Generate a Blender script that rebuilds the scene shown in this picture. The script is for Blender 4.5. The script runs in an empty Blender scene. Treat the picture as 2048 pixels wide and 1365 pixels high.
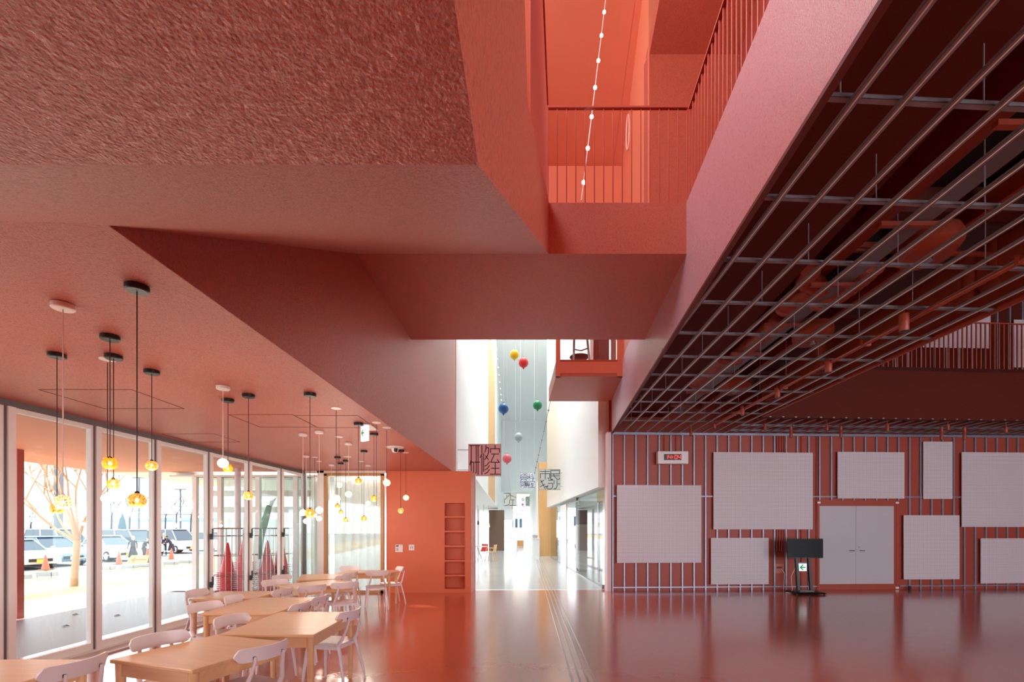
import bpy, bmesh, math, random
from mathutils import Vector, Matrix, Euler
random.seed(7)
PI = math.pi
scn = bpy.context.scene
COL = scn.collection
# ------------------------------------------------------------------ camera
F = 967.0; EYE = 1.65; CX = 1024.0; HY = 1055.0
cd = bpy.data.cameras.new('camera'); cam = bpy.data.objects.new('camera', cd); COL.objects.link(cam)
cd.sensor_width = 36.0; cd.lens = F*36.0/2048.0; cd.shift_y = (HY-682.5)/2048.0
cd.clip_start = 0.05; cd.clip_end = 500
cam.location = (0, 0, EYE); cam.rotation_euler = (PI/2, 0, 0)
scn.camera = cam
# ------------------------------------------------------------------ world, sun, exposure
w = bpy.data.worlds.new('sky'); scn.world = w; w.use_nodes = True
wn = w.node_tree.nodes; wl = w.node_tree.links
wn['Background'].inputs[0].default_value = (0.90, 0.95, 1.0, 1); wn['Background'].inputs[1].default_value = 1.9
sd = bpy.data.lights.new('sun', 'SUN'); sun = bpy.data.objects.new('sun', sd); COL.objects.link(sun)
sd.energy = 2.6; sd.angle = 0.01; sd.color = (1, 0.93, 0.82)
sun.rotation_euler = Vector((0.40, -0.50, -0.64)).to_track_quat('-Z', 'Y').to_euler()
scn.view_settings.view_transform = 'Standard'; scn.view_settings.look = 'None'
scn.view_settings.gamma = 1.0; scn.view_settings.use_curve_mapping = False
scn.view_settings.exposure = 1.45
scn.cycles.max_bounces = 10; scn.cycles.diffuse_bounces = 7; scn.cycles.glossy_bounces = 4
scn.cycles.transparent_max_bounces = 24; scn.cycles.transmission_bounces = 6
scn.cycles.sample_clamp_indirect = 12.0; scn.cycles.caustics_reflective = False; scn.cycles.caustics_refractive = False
scn.cycles.use_denoising = True; scn.cycles.adaptive_threshold = .03
def daylight_fill(loc, sx, sy, direction, power, col):  # area lights added to lift the interior beyond what sky and sun give
    ld = bpy.data.lights.new('daylight_fill', 'AREA'); ld.shape = 'RECTANGLE'; ld.size = sx; ld.size_y = sy; ld.energy = power; ld.color = col
    o = bpy.data.objects.new('daylight_fill', ld); COL.objects.link(o)
    o.location = loc; o.rotation_euler = Vector(direction).to_track_quat('-Z', 'Y').to_euler()
daylight_fill((10.5, -5.9, 2.4), 13, 4.2, (0, 1, .02), 215, (.86, .92, 1.0))        # hall windows behind the camera
daylight_fill((-6.1, -1.2, 1.7), 9, 2.6, (1, 0, 0), 55, (1.0, .96, .92))           # dining windows beside the camera
daylight_fill((-2.6, 2.0, 9.3), 7.5, 3.6, (1, .12, -.42), 230, (.70, .78, 1.0))     # clerestory high on the left of the void
daylight_fill((-1.72, 8.6, 9.9), 3.6, 2.4, (1, -.15, -.6), 100, (.96, .93, 1.0))     # fill added inside the closed upper void, no opening there
daylight_fill((.7, 21.0, 15.4), 3.0, 15, (0, 0, -1), 430, (.93, .97, 1.0))         # fill added under the unseen corridor skylight
# ------------------------------------------------------------------ picking helpers (photo pixel + known plane -> metres)
def at(px, py, Y): return Vector(((px-CX)/F*Y, Y, EYE-(py-HY)/F*Y))
def onz(px, py, z):
    Y = F*(EYE-z)/(py-HY); return Vector(((px-CX)/F*Y, Y, z))
def onwall(px, py, x0, y0, s):
    # vertical plane y = y0 + s*(x-x0)
    t = (px-CX)/F; Y = (y0-s*x0)/(1-s*t); return Vector((t*Y, Y, EYE-(py-HY)/F*Y))
# ------------------------------------------------------------------ materials
def s2l(c): return tuple(((v/255)/12.92 if v/255 <= .04045 else ((v/255+.055)/1.055)**2.4) for v in c)
MATS = {}
def mat(name, col, rough=.5, metal=0, bump=None, var=0.0, vscale=3.0, emit=None, estr=0, spec=.5, coat=0, trans=0, alpha=None):
    if name in MATS: return MATS[name]
    m = bpy.data.materials.new(name); m.use_nodes = True
    nt = m.node_tree; n = nt.nodes; l = nt.links; b = n['Principled BSDF']
    c = (*s2l(col), 1)
    b.inputs['Base Color'].default_value = c; b.inputs['Roughness'].default_value = rough; b.inputs['Metallic'].default_value = metal
    b.inputs['Specular IOR Level'].default_value = spec; b.inputs['Coat Weight'].default_value = coat
    b.inputs['Transmission Weight'].default_value = trans
    tc = n.new('ShaderNodeTexCoord')
    nz = n.new('ShaderNodeTexNoise'); nz.inputs['Scale'].default_value = vscale; nz.inputs['Detail'].default_value = 4
    l.new(tc.outputs['Object'], nz.inputs['Vector'])
    mx = n.new('ShaderNodeMix'); mx.data_type = 'RGBA'
    mx.inputs[6].default_value = tuple(v*(1-var) for v in c[:3])+(1,); mx.inputs[7].default_value = tuple(min(1, v*(1+var)) for v in c[:3])+(1,)
    l.new(nz.outputs['Fac'], mx.inputs[0]); l.new(mx.outputs[2], b.inputs['Base Color'])
    if bump:
        sc, dist = bump
        nb = n.new('ShaderNodeTexNoise'); nb.inputs['Scale'].default_value = sc; nb.inputs['Detail'].default_value = 3; nb.inputs['Roughness'].default_value = .55
        l.new(tc.outputs['Object'], nb.inputs['Vector'])
        bm_ = n.new('ShaderNodeBump'); bm_.inputs['Distance'].default_value = dist; bm_.inputs['Strength'].default_value = 1
        l.new(nb.outputs['Fac'], bm_.inputs['Height']); l.new(bm_.outputs['Normal'], b.inputs['Normal'])
    if emit:
        b.inputs['Emission Color'].default_value = (*s2l(emit), 1); b.inputs['Emission Strength'].default_value = estr
    MATS[name] = m; return m
def sprayed(name, col, scale=120.0, dist=.007, rough=.36, spec=.7, sheen=.22):
    m = mat(name, col, rough, var=.10, vscale=1.3, spec=spec)
    n = m.node_tree.nodes; l = m.node_tree.links; b = n['Principled BSDF']
    b.inputs['Sheen Weight'].default_value = sheen; b.inputs['Sheen Roughness'].default_value = .35; b.inputs['Sheen Tint'].default_value = (.96,.94,1,1)
    tc = [x for x in n if x.type == 'TEX_COORD'][0]
    a = n.new('ShaderNodeTexNoise'); a.inputs['Scale'].default_value = scale; a.inputs['Detail'].default_value = 5; a.inputs['Roughness'].default_value = .6
    v = n.new('ShaderNodeTexVoronoi'); v.inputs['Scale'].default_value = scale*1.25; v.feature = 'SMOOTH_F1'
    mp = n.new('ShaderNodeMath'); mp.operation = 'MULTIPLY_ADD'; mp.inputs[1].default_value = -.5
    l.new(tc.outputs['Object'], a.inputs['Vector']); l.new(tc.outputs['Object'], v.inputs['Vector'])
    l.new(v.outputs['Distance'], mp.inputs[0]); l.new(a.outputs['Fac'], mp.inputs[2])
    # glints of the stipple put into the colour: paler crests, deeper troughs
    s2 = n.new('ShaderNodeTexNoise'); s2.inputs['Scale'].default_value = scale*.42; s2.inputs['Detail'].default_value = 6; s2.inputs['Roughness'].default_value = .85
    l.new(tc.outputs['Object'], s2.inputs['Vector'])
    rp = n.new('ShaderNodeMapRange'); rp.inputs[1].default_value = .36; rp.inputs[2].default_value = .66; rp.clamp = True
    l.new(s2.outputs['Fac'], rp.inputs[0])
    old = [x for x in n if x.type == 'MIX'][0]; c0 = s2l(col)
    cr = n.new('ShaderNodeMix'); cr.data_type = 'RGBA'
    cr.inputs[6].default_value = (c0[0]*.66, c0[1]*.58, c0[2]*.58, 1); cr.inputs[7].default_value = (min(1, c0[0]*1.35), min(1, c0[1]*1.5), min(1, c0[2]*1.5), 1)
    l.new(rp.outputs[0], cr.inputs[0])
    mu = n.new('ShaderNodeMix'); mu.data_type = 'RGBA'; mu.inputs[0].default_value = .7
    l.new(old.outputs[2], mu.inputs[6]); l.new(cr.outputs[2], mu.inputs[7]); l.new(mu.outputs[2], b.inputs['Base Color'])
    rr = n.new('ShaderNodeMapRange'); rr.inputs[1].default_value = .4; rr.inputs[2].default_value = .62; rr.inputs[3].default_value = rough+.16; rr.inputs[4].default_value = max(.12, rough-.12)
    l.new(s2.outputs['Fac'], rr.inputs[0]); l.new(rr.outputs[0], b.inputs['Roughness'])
    bm_ = n.new('ShaderNodeBump'); bm_.inputs['Distance'].default_value = dist
    l.new(mp.outputs[0], bm_.inputs['Height']); l.new(bm_.outputs['Normal'], b.inputs['Normal'])
    return m
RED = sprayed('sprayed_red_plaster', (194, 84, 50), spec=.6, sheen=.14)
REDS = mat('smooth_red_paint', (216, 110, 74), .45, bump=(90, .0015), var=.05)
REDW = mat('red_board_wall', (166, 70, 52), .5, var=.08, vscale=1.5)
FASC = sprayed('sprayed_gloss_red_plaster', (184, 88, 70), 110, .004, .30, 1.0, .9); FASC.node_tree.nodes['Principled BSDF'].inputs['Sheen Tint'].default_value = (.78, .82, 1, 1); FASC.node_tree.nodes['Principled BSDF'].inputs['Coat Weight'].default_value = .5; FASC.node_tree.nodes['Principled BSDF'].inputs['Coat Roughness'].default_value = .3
VOIDR = mat('orange_void_paint', (226, 132, 96), .5, bump=(90, .0012), var=.03)
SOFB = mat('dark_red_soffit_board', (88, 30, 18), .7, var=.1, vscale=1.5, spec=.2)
DRED = mat('dark_red_service_paint', (92, 34, 24), .55, var=.2, vscale=2)
DUCT = mat('copper_red_service_paint', (150, 62, 40), .45, var=.12, vscale=5, bump=(14, .004))
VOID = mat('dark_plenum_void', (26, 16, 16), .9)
WHITE = mat('white_plaster', (232, 236, 236), .6, bump=(120, .0006), var=.01)
RIDGE = mat('zinc_fold_highlight', (226, 220, 216), .35, metal=.2)  # window highlight along the rail folds, put into the colour
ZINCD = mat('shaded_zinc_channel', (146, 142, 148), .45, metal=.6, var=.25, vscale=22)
ZINC = mat('galvanised_steel', (184, 188, 202), .34, metal=.65, var=.18, vscale=16)
ALU = mat('pale_aluminium', (244, 246, 244), .42, metal=.05, var=.03)
ALUD = mat('shadow_gap_aluminium', (120, 118, 118), .45, metal=.5)
WOOD = mat('pale_oak', (222, 178, 126), .42, var=.08, vscale=6)
PLAST = mat('warm_white_plastic', (226, 214, 214), .32, var=.01)
BLACK = mat('black_metal', (18, 17, 20), .4)
WMET = mat('white_metal', (236, 230, 228), .4)
BAR = mat('red_railing_steel', (178, 78, 58), .35, var=.04)
CONC = mat('polished_concrete', (196, 198, 196), .16, var=.06, vscale=1.2, bump=(5, .001))
STEEL = mat('brushed_steel', (170, 172, 176), .25, metal=.9, var=.06)
def wood_grain(name, col, col2, rough=.42, axis=0, sc=1.0):
    m = mat(name, col, rough); n = m.node_tree.nodes; l = m.node_tree.links; b = n['Principled BSDF']
    tc = [x for x in n if x.type == 'TEX_COORD'][0]
    mp = n.new('ShaderNodeMapping'); s = [22*sc]*3; s[axis] = 1.2*sc; mp.inputs['Scale'].default_value = s
    nz = n.new('ShaderNodeTexNoise'); nz.inputs['Scale'].default_value = 1.5; nz.inputs['Detail'].default_value = 5
    l.new(tc.outputs['Object'], mp.inputs[0]); l.new(mp.outputs[0], nz.inputs['Vector'])
    mx = n.new('ShaderNodeMix'); mx.data_type = 'RGBA'; mx.inputs[6].default_value = (*s2l(col), 1); mx.inputs[7].default_value = (*s2l(col2), 1)
    l.new(nz.outputs['Fac'], mx.inputs[0]); l.new(mx.outputs[2], b.inputs['Base Color']); return m
TABLE = wood_grain('table_ash_veneer', (228, 184, 140), (205, 158, 112), .3, 0)
OAKP = wood_grain('oak_panel', (226, 184, 130), (206, 160, 104), .5, 2)
BROWNP = wood_grain('brown_timber_panel', (120, 92, 78), (92, 68, 58), .5, 2)
def floor_mat():
    m = bpy.data.materials.new('red_polished_floor'); m.use_nodes = True; n = m.node_tree.nodes; l = m.node_tree.links; b = n['Principled BSDF']
    tc = n.new('ShaderNodeTexCoord')
    a = n.new('ShaderNodeTexNoise'); a.inputs['Scale'].default_value = 1.1; a.inputs['Detail'].default_value = 6
    mx = n.new('ShaderNodeMix'); mx.data_type = 'RGBA'; mx.inputs[6].default_value = (*s2l((170, 66, 36)), 1); mx.inputs[7].default_value = (*s2l((196, 88, 52)), 1)
    l.new(tc.outputs['Object'], a.inputs['Vector']); l.new(a.outputs['Fac'], mx.inputs[0]); l.new(mx.outputs[2], b.inputs['Base Color'])
    c = n.new('ShaderNodeTexNoise'); c.inputs['Scale'].default_value = 7; c.inputs['Detail'].default_value = 4
    mr = n.new('ShaderNodeMapRange'); mr.inputs[3].default_value = .13; mr.inputs[4].default_value = .24
    l.new(tc.outputs['Object'], c.inputs['Vector']); l.new(c.outputs['Fac'], mr.inputs[0]); l.new(mr.outputs[0], b.inputs['Roughness'])
    d = n.new('ShaderNodeTexNoise'); d.inputs['Scale'].default_value = 9; d.inputs['Detail'].default_value = 3
    bu = n.new('ShaderNodeBump'); bu.inputs['Distance'].default_value = .0012
    l.new(tc.outputs['Object'], d.inputs['Vector']); l.new(d.outputs['Fac'], bu.inputs['Height']); l.new(bu.outputs['Normal'], b.inputs['Normal'])
    b.inputs['Specular IOR Level'].default_value = .8; b.inputs['Coat Weight'].default_value = .7; b.inputs['Coat Roughness'].default_value = .16
    return m
FLOORM = floor_mat()
def glass(name, tint=(1, 1, 1), refl=1.0):
    m = bpy.data.materials.new(name); m.use_nodes = True; n = m.node_tree.nodes; l = m.node_tree.links
    n.remove(n['Principled BSDF'])
    t = n.new('ShaderNodeBsdfTransparent'); t.inputs[0].default_value = (*tint, 1)
    g = n.new('ShaderNodeBsdfGlossy'); g.inputs['Roughness'].default_value = .01
    f = n.new('ShaderNodeLayerWeight'); f.inputs[0].default_value = .5
    pw = n.new('ShaderNodeMath'); pw.operation = 'POWER'; pw.inputs[1].default_value = 4.0
    mm = n.new('ShaderNodeMath'); mm.operation = 'MULTIPLY_ADD'; mm.inputs[1].default_value = .8*refl; mm.inputs[2].default_value = .035*refl
    l.new(f.outputs['Facing'], pw.inputs[0])
    x = n.new('ShaderNodeMixShader'); l.new(pw.outputs[0], mm.inputs[0]); l.new(mm.outputs[0], x.inputs[0])
    l.new(t.outputs[0], x.inputs[1]); l.new(g.outputs[0], x.inputs[2]); l.new(x.outputs[0], n['Material Output'].inputs[0]); return m
STUDM = mat('dull_zinc_stud', (150, 150, 168), .42, metal=.45, var=.2, vscale=18)
GLASS = glass('clear_window_glass', (.93, .97, .96)); GGREEN = glass('pale_green_glass', (.92, .97, .955))
# ------------------------------------------------------------------ mesh helpers
class M:
    def __init__(s): s.v = []; s.f = []
    def add(s, vs, fs):
        o = len(s.v); s.v += [tuple(v) for v in vs]; s.f += [tuple(i+o for i in f) for f in fs]; return s
    def box(s, a, b):
        x0, y0, z0 = a; x1, y1, z1 = b
        return s.add([(x0,y0,z0),(x1,y0,z0),(x1,y1,z0),(x0,y1,z0),(x0,y0,z1),(x1,y0,z1),(x1,y1,z1),(x0,y1,z1)],
                     [(0,3,2,1),(4,5,6,7),(0,1,5,4),(1,2,6,5),(2,3,7,6),(3,0,4,7)])
    def cb(s, c, d, rz=0, rx=0, ry=0):
        R = Euler((rx, ry, rz)).to_matrix(); c = Vector(c)
        vs = [c+R @ Vector((x*d[0]/2, y*d[1]/2, z*d[2]/2)) for x, y, z in [(-1,-1,-1),(1,-1,-1),(1,1,-1),(-1,1,-1),(-1,-1,1),(1,-1,1),(1,1,1),(-1,1,1)]]
        return s.add(vs, [(0,3,2,1),(4,5,6,7),(0,1,5,4),(1,2,6,5),(2,3,7,6),(3,0,4,7)])
    def hexa(s, bot, top):
        n = len(bot); vs = list(bot)+list(top)
        return s.add(vs, [tuple(range(n-1, -1, -1)), tuple(range(n, 2*n))]+[(i, (i+1) % n, n+(i+1) % n, n+i) for i in range(n)])
    def prism(s, pts, off):
        off = Vector(off); return s.hexa([Vector(p) for p in pts], [Vector(p)+off for p in pts])
    def strip(s, p, q, z0, z1, t):
        # vertical slab along the plan line p->q, thickness t to the left of it
        p = Vector(p); q = Vector(q); d = (q-p).normalized(); nn = Vector((-d.y, d.x))*t
        b = [(p.x,p.y,z0),(q.x,q.y,z0),(q.x+nn.x,q.y+nn.y,z0),(p.x+nn.x,p.y+nn.y,z0)]
        return s.hexa(b, [(x, y, z1) for x, y, _ in b])
    def tube(s, path, r, n=8, cap=True, r2=None):
        path = [Vector(p) for p in path]; k = len(path); rings = []
        up0 = None
        for i, p in enumerate(path):
            d = (path[min(i+1, k-1)]-path[max(i-1, 0)]).normalized()
            if up0 is None: up0 = Vector((0,0,1)) if abs(d.z) < .9 else Vector((1,0,0))
            a = d.cross(up0).normalized(); b = a.cross(d).normalized(); up0 = b
            rr = r[i] if isinstance(r, (list, tuple)) else r
            rb = rr if r2 is None else (r2[i] if isinstance(r2, (list, tuple)) else r2)
            rings.append([p+a*math.cos(2*PI*j/n)*rr+b*math.sin(2*PI*j/n)*rb for j in range(n)])
        vs = [v for g in rings for v in g]
        fs = [(i*n+j, i*n+(j+1) % n, (i+1)*n+(j+1) % n, (i+1)*n+j) for i in range(k-1) for j in range(n)]
        if cap: fs += [tuple(range(n-1, -1, -1)), tuple((k-1)*n+j for j in range(n))]
        return s.add(vs, fs)
    def lathe(s, prof, c=(0,0,0), n=20, sx=1.0, wob=None):
        vs = []; fs = []
        for (r, z) in prof:
            for j in range(n):
                t = 2*PI*j/n; rr = r*(1 if wob is None else wob(t, z)); vs.append((c[0]+rr*math.cos(t)*sx, c[1]+rr*math.sin(t), c[2]+z))
        k = len(prof)
        for i in range(k-1):
            for j in range(n): fs.append((i*n+j, i*n+(j+1) % n, (i+1)*n+(j+1) % n, (i+1)*n+j))
        fs.append(tuple(range(n-1, -1, -1))); fs.append(tuple((k-1)*n+j for j in range(n)))
        return s.add(vs, fs)
    def cyl(s, c, r, h, n=16): return s.lathe([(r, 0), (r, h)], c, n)
    def mesh(s, name, smooth=False):
        me = bpy.data.meshes.new(name); me.from_pydata(s.v, [], s.f); me.validate(); me.update()
        if smooth:
            me.polygons.foreach_set('use_smooth', [True]*len(me.polygons))
            try: me.set_sharp_from_angle(angle=math.radians(40))
            except Exception: pass
        return me
    def build(s, name, m, parent=None, smooth=False, bevel=0):
        me = s.mesh(name, smooth)
        me.materials.append(m); o = bpy.data.objects.new(name, me); COL.objects.link(o)
        if parent: attach(o, parent)
        if bevel:
            bv = o.modifiers.new('bevel', 'BEVEL'); bv.width = bevel; bv.segments = 2; bv.limit_method = 'ANGLE'
        return o
def attach(o, parent):
    o.parent = parent
    M0 = parent.matrix_basis.copy(); p = parent.parent
    while p: M0 = p.matrix_basis @ M0 if not p.parent else p.matrix_basis @ M0; p = p.parent
    if parent.parent is None: o.matrix_parent_inverse = parent.matrix_basis.inverted()
def tag(o, label=None, cat=None, group=None, kind=None):
    if label: o['label'] = label
    if cat: o['category'] = cat
    if group: o['group'] = group
    if kind: o['kind'] = kind
    return o
def struct(o, label=None, cat=None): 
    o['kind'] = 'structure'
    if label: o['label'] = label
    if cat: o['category'] = cat
    return o
def thing(name, label, cat, loc=(0,0,0), group=None, rz=0, kind=None):
    o = bpy.data.objects.new(name, None); o.empty_display_size = .1; COL.objects.link(o)
    o.location = loc; o.rotation_euler = (0, 0, rz); o.matrix_basis
    return tag(o, label, cat, group, kind)
def copy_tree(root, loc, rz=0, label=None, group=None, scale=None):
    r = root.copy(); COL.objects.link(r); r.location = loc; r.rotation_euler = (0, 0, rz)
    if scale: r.scale = scale
    if label: r['label'] = label
    if group: r['group'] = group
    for ch in list(root.children):
        c = ch.copy(); COL.objects.link(c); c.parent = r
        for g in list(ch.children):
            d = g.copy(); COL.objects.link(d); d.parent = c
    return r
# ================================================================== STRUCTURE
CZ = 3.06          # dining ceiling
HZ = 4.10          # open grid ceiling of the hall
G1 = 5.33          # gallery floor
def lx(Y): return -1.88+.038*(Y-2.3)      # right edge of the dining ceiling
def fx(Y): return 1.51+.085*Y             # face of the hall gallery
def wx(Y): return -5.60+.05*(Y-5.5)       # window line
def hw(X): return 12.41+.043*X            # hall end wall
WB = 12.15                                # red end wall of the dining area
def S(name, m, mt, label=None, cat=None, **k): return struct(m.build(name, mt, **k), label, cat)
S('floor', M().add([(-6.2,-6,0),(18,-6,0),(18,14,0),(2.62,14,0),(2.62,12.78,0),(-6.2,12.5,0)], [(0,1,2,3,4,5)]), FLOORM, 'polished red resin floor of the hall and dining area', 'floor')
S('floor', M().add([(-9,12.5,0),(2.62,12.78,0),(2.62,14,0),(18,14,0),(30,60,0),(-14,60,0)], [(0,1,2,3,4,5)]), CONC, 'pale polished concrete floor of the white corridor', 'floor')
# dining ceiling slab
m = M().hexa([(-6.2,-6,CZ),(lx(-6)-.004,-6,CZ),(lx(12.2)-.004,12.2,CZ),(-6.2,12.2,CZ)], [(-6.2,-6,CZ+.3),(lx(-6)-.31,-6,CZ+.3),(lx(12.2)-.31,12.2,CZ+.3),(-6.2,12.2,CZ+.3)])
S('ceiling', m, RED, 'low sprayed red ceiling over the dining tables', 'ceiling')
for (x0, y0, x1, y1) in [(-4.85,4.95,-3.9,5.75), (-3.55,6.05,-2.75,6.8), (-2.75,6.1,-1.95,6.85), (-5.3,7.3,-4.5,8.0)]:
    h = M()
    for a, b in [((x0,y0),(x1,y0+.006)), ((x0,y1),(x1,y1+.006)), ((x0,y0),(x0+.006,y1)), ((x1,y0),(x1+.006,y1))]:
        h.box((a[0],a[1],CZ-.003), (b[0],b[1],CZ+.01))
    S('trim_1', h, DRED)
# dark wall face above the dining ceiling edge, rising into the void
m = M().strip((lx(-6), -6), (lx(-3.0), -3.0), CZ+.002, 11.5, .3).strip((lx(-3), -3), (lx(5.2), 5.2), CZ+.002, 7.2, .3).strip((lx(5.2), 5.2), (lx(8.0), 8.0), CZ+.002, 11.5, .3).strip((lx(8.0), 8.0), (lx(12.74), 12.74), CZ+.002, 11.5, .3)
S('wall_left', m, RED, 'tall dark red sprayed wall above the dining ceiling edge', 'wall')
# stair mass: landing soffit, sloped soffit, side face
slope = .52
def sz(Y, X=0): return 3.06+slope*(Y-2.28)
def sx(Y): return -.178+.108*Y if Y > 1.0 else -.07-.04*(1-Y)
ck = 1.0; zl = 2.40
def mass():
    mm = M()
    # left/right profile in YZ: bottom landing, sloped soffit; top parapet
    ys = [-3.0, ck, 5.48]
    zb = [zl, zl, 4.75]
    ztp = [3.62, 3.62, 5.33]
    prof = [(-3.0, zl), (ck, zl), (5.48, 4.75), (5.48, 5.36), (2.35, 3.72), (-3.0, 3.72)]
    L = [(-6.0 if y < 2.0 else -6.0, y, z) for y, z in prof]; R = [(sx(y), y, z) for y, z in prof]
    L = [(lx(y)-.02, y, z) for y, z in prof]
    n = 6
    mm.add(L+R, [tuple(range(n)), tuple(range(2*n-1, n-1, -1))]+[(i, n+i, n+(i+1) % n, (i+1) % n) for i in range(n)])
    return mm
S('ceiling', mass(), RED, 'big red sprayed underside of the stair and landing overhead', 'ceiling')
# the part of the landing mass that runs out to the left, below the dining ceiling
yl = 2.28
def lsoff(mm):
    # from x=-6.2 to lx : prism under the dining ceiling: bottom zl until ck, slope until it meets CZ
    pr = [(-3.0, zl), (ck, zl), (2.28, CZ-.002), (-3.0, CZ-.002)]
    L = [(-6.2, y if i != 2 else 2.02, z) for i, (y, z) in enumerate(pr)]; R = [(lx(y), y if i != 2 else 2.24, z) for i, (y, z) in enumerate(pr)]
    n = 4
    return mm.add(L+R, [tuple(range(n)), tuple(range(2*n-1, n-1, -1))]+[(i, n+i, n+(i+1) % n, (i+1) % n) for i in range(n)])
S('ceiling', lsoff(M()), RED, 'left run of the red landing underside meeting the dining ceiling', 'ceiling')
# bridge
m = M().hexa([(lx(5.48)-.02,5.48,4.75),(fx(5.48)+.05,5.48,4.75),(fx(7.99)+.05,7.99,4.75),(lx(7.99)-.02,7.99,4.75)], [(lx(5.48)-.02,5.48,G1),(fx(5.48)+.05,5.48,G1),(fx(7.99)+.05,7.99,G1),(lx(7.99)-.02,7.99,G1)])
S('ceiling', m, RED, 'red sprayed bridge beam crossing the void between both sides', 'bridge')
# gallery fascia
m = M().strip((fx(12.62), 12.62), (fx(-3), -3), HZ, G1, .05)
S('wall_right', m, FASC, 'long pinkish red gallery fascia above the hall opening', 'wall')
# strip of red edge trim at the foot of the fascia
m = M().strip((fx(12.5)+.0, 12.5), (fx(-3), -3), HZ-.03, HZ-.0, .05)
S('trim_2', m, DRED)
# gallery slab (top of the hall plenum)
S('ceiling', M().hexa([(fx(-3)+.1,-3,G1-.02),(5.45,-3,G1-.02),(5.62,12.9,G1-.02),(fx(12.9)+.1,12.9,G1-.02)], [(fx(-3)+.1,-3,G1),(5.5,-3,G1),(5.62,12.9,G1),(fx(12.9)+.1,12.9,G1)]), DRED, 'dark red slab above the open service zone', 'ceiling')
# inner gallery wall behind railing
S('wall_right', M().strip((3.9, 12.4), (3.4, -3), G1, 11.0, .15), REDW, 'inner red wall of the upper right gallery', 'wall')
# gallery end wall with sloping top
m = M().hexa([(2.265,7.97,G1),(3.75,7.97,G1),(3.75,8.3,G1),(2.265,8.3,G1)], [(2.265,7.97,9.45),(3.75,7.97,9.45),(3.75,8.3,9.6),(2.265,8.3,9.6)])
m.hexa([(2.265,7.97,9.45),(3.75,7.97,9.45),(3.75,8.2,9.6),(2.265,8.2,9.6)], [(2.26,5.2,11.0),(3.75,5.2,11.0),(3.75,5.4,11.1),(2.26,5.4,11.1)])
S('wall_right', m, RED, 'red sprayed end wall of the gallery with a sloping top', 'wall')
# bright side wall of the upper void
S('wall_right', M().strip((2.40, 10.55), (2.262, 8.0), G1, 13.0, .2), VOIDR, 'smooth orange side wall of the upper void', 'wall')
# upper back wall and sloping ceiling
S('wall_back', M().box((-2.2,10.5,5.9), (2.6,10.7,9.5)), VOIDR, 'smooth orange back wall of the upper void', 'wall')
m = M().hexa([(-2.2,10.6,9.5),(2.21,10.6,9.5),(2.17,8.0,11.3),(-2.2,8.0,11.3)], [(-2.2,10.7,9.8),(2.3,10.7,9.8),(2.3,8.0,11.6),(-2.2,8.0,11.6)])
m.hexa([(2.2,10.6,9.5),(2.45,10.6,9.5),(2.45,8.0,11.3),(2.16,8.0,11.3)], [(2.2,10.7,9.8),(2.45,10.7,9.8),(2.45,8.0,11.6),(2.16,8.0,11.6)])
S('ceiling', m, VOIDR, 'smooth orange sloping ceiling of the upper void', 'ceiling')
m = M().hexa([(-2.2,10.5,5.9),(2.6,10.5,5.9),(2.6,12.9,7.2),(-2.2,12.9,7.2)], [(-2.2,10.5,6.0),(2.6,10.5,6.0),(2.6,12.9,7.3),(-2.2,12.9,7.3)])
S('ceiling', m, RED)
# slatted panel at the left of the back wall
sp = struct(M().box((-.45,10.42,5.9), (.37,10.5,11.0)).build('wall_back', VOIDR), 'slatted bright orange panel at the left end of the upper back wall', 'wall')
for i in range(12):
    x = .33-i*.066; M().box((x-.018,10.36,5.9), (x+.018,10.42,11.0)).build('slat', VOIDR, sp)
# small room box beyond the bridge
bx = struct(M().hexa([(.957,10.52,4.93),(fx(10.52)+.02,10.52,4.93),(fx(12.6)+.02,12.6,4.93),(.957,12.6,4.93)], [(.957,10.52,5.27),(fx(10.52)+.02,10.52,5.27),(fx(12.6)+.02,12.6,5.27),(.957,12.6,5.27)]).build('wall_right', RED), 'small red projecting balcony box beyond the bridge', 'balcony')
M().box((.957,10.50,4.93), (1.05,10.6,7.4)).build('post', REDS, bx)
M().box((2.29,10.50,4.93), (2.42,10.6,7.4)).build('post', REDS, bx)
M().box((1.05,10.515,5.0), (2.29,10.55,5.275)).build('panel', REDS, bx)
M().box((1.04,10.50,5.265), (2.30,10.58,5.29)).build('sill', BAR, bx)
M().box((1.05,12.5,5.5), (2.1,12.56,5.6)).build('rail', BAR, bx)
M().box((2.02,12.0,5.27), (2.4,12.5,7.4)).build('panel', REDS, bx)
M().box((1.05,10.54,5.28), (2.29,10.55,7.4)).build('pane', GLASS, bx)
# dining end wall (with a niche) and its white side return
n0, n1 = -1.690, -1.183; nz0, nz1 = .095, 2.255
xr = -1.036; xl0 = -3.16
m = M()
m.box((xl0,WB,0), (n0,WB+.35,CZ)); m.box((n1,WB,0), (xr,WB+.35,CZ)); m.box((n0,WB,0), (n1,WB+.35,nz0)); m.box((n0,WB,nz1), (n1,WB+.35,CZ)); m.box((n0,WB+.3,nz0), (n1,WB+.35,nz1))
wb = S('wall_back', m, REDS, 'flat orange red end wall of the dining area', 'wall')
M().hexa([(xr,WB,0),(xr+.005,WB,0),(-.965,12.68,0),(-1.0,12.68,0),(xr-.05,12.5,0)], [(xr,WB,CZ),(xr+.005,WB,CZ),(-.965,12.68,CZ),(-1.0,12.68,CZ),(xr-.05,12.5,CZ)]).build('side_return', RED, wb)
M().box((-1.0,12.66,0), (-.955,12.72,CZ)).build('corner_trim', WMET, wb)
for z in (1.905, 1.54, 1.17, .80, .43):
    M().box((n0,WB+.004,z-.02), (n1,WB+.3,z+.02)).build('shelf', REDS, wb)
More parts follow.
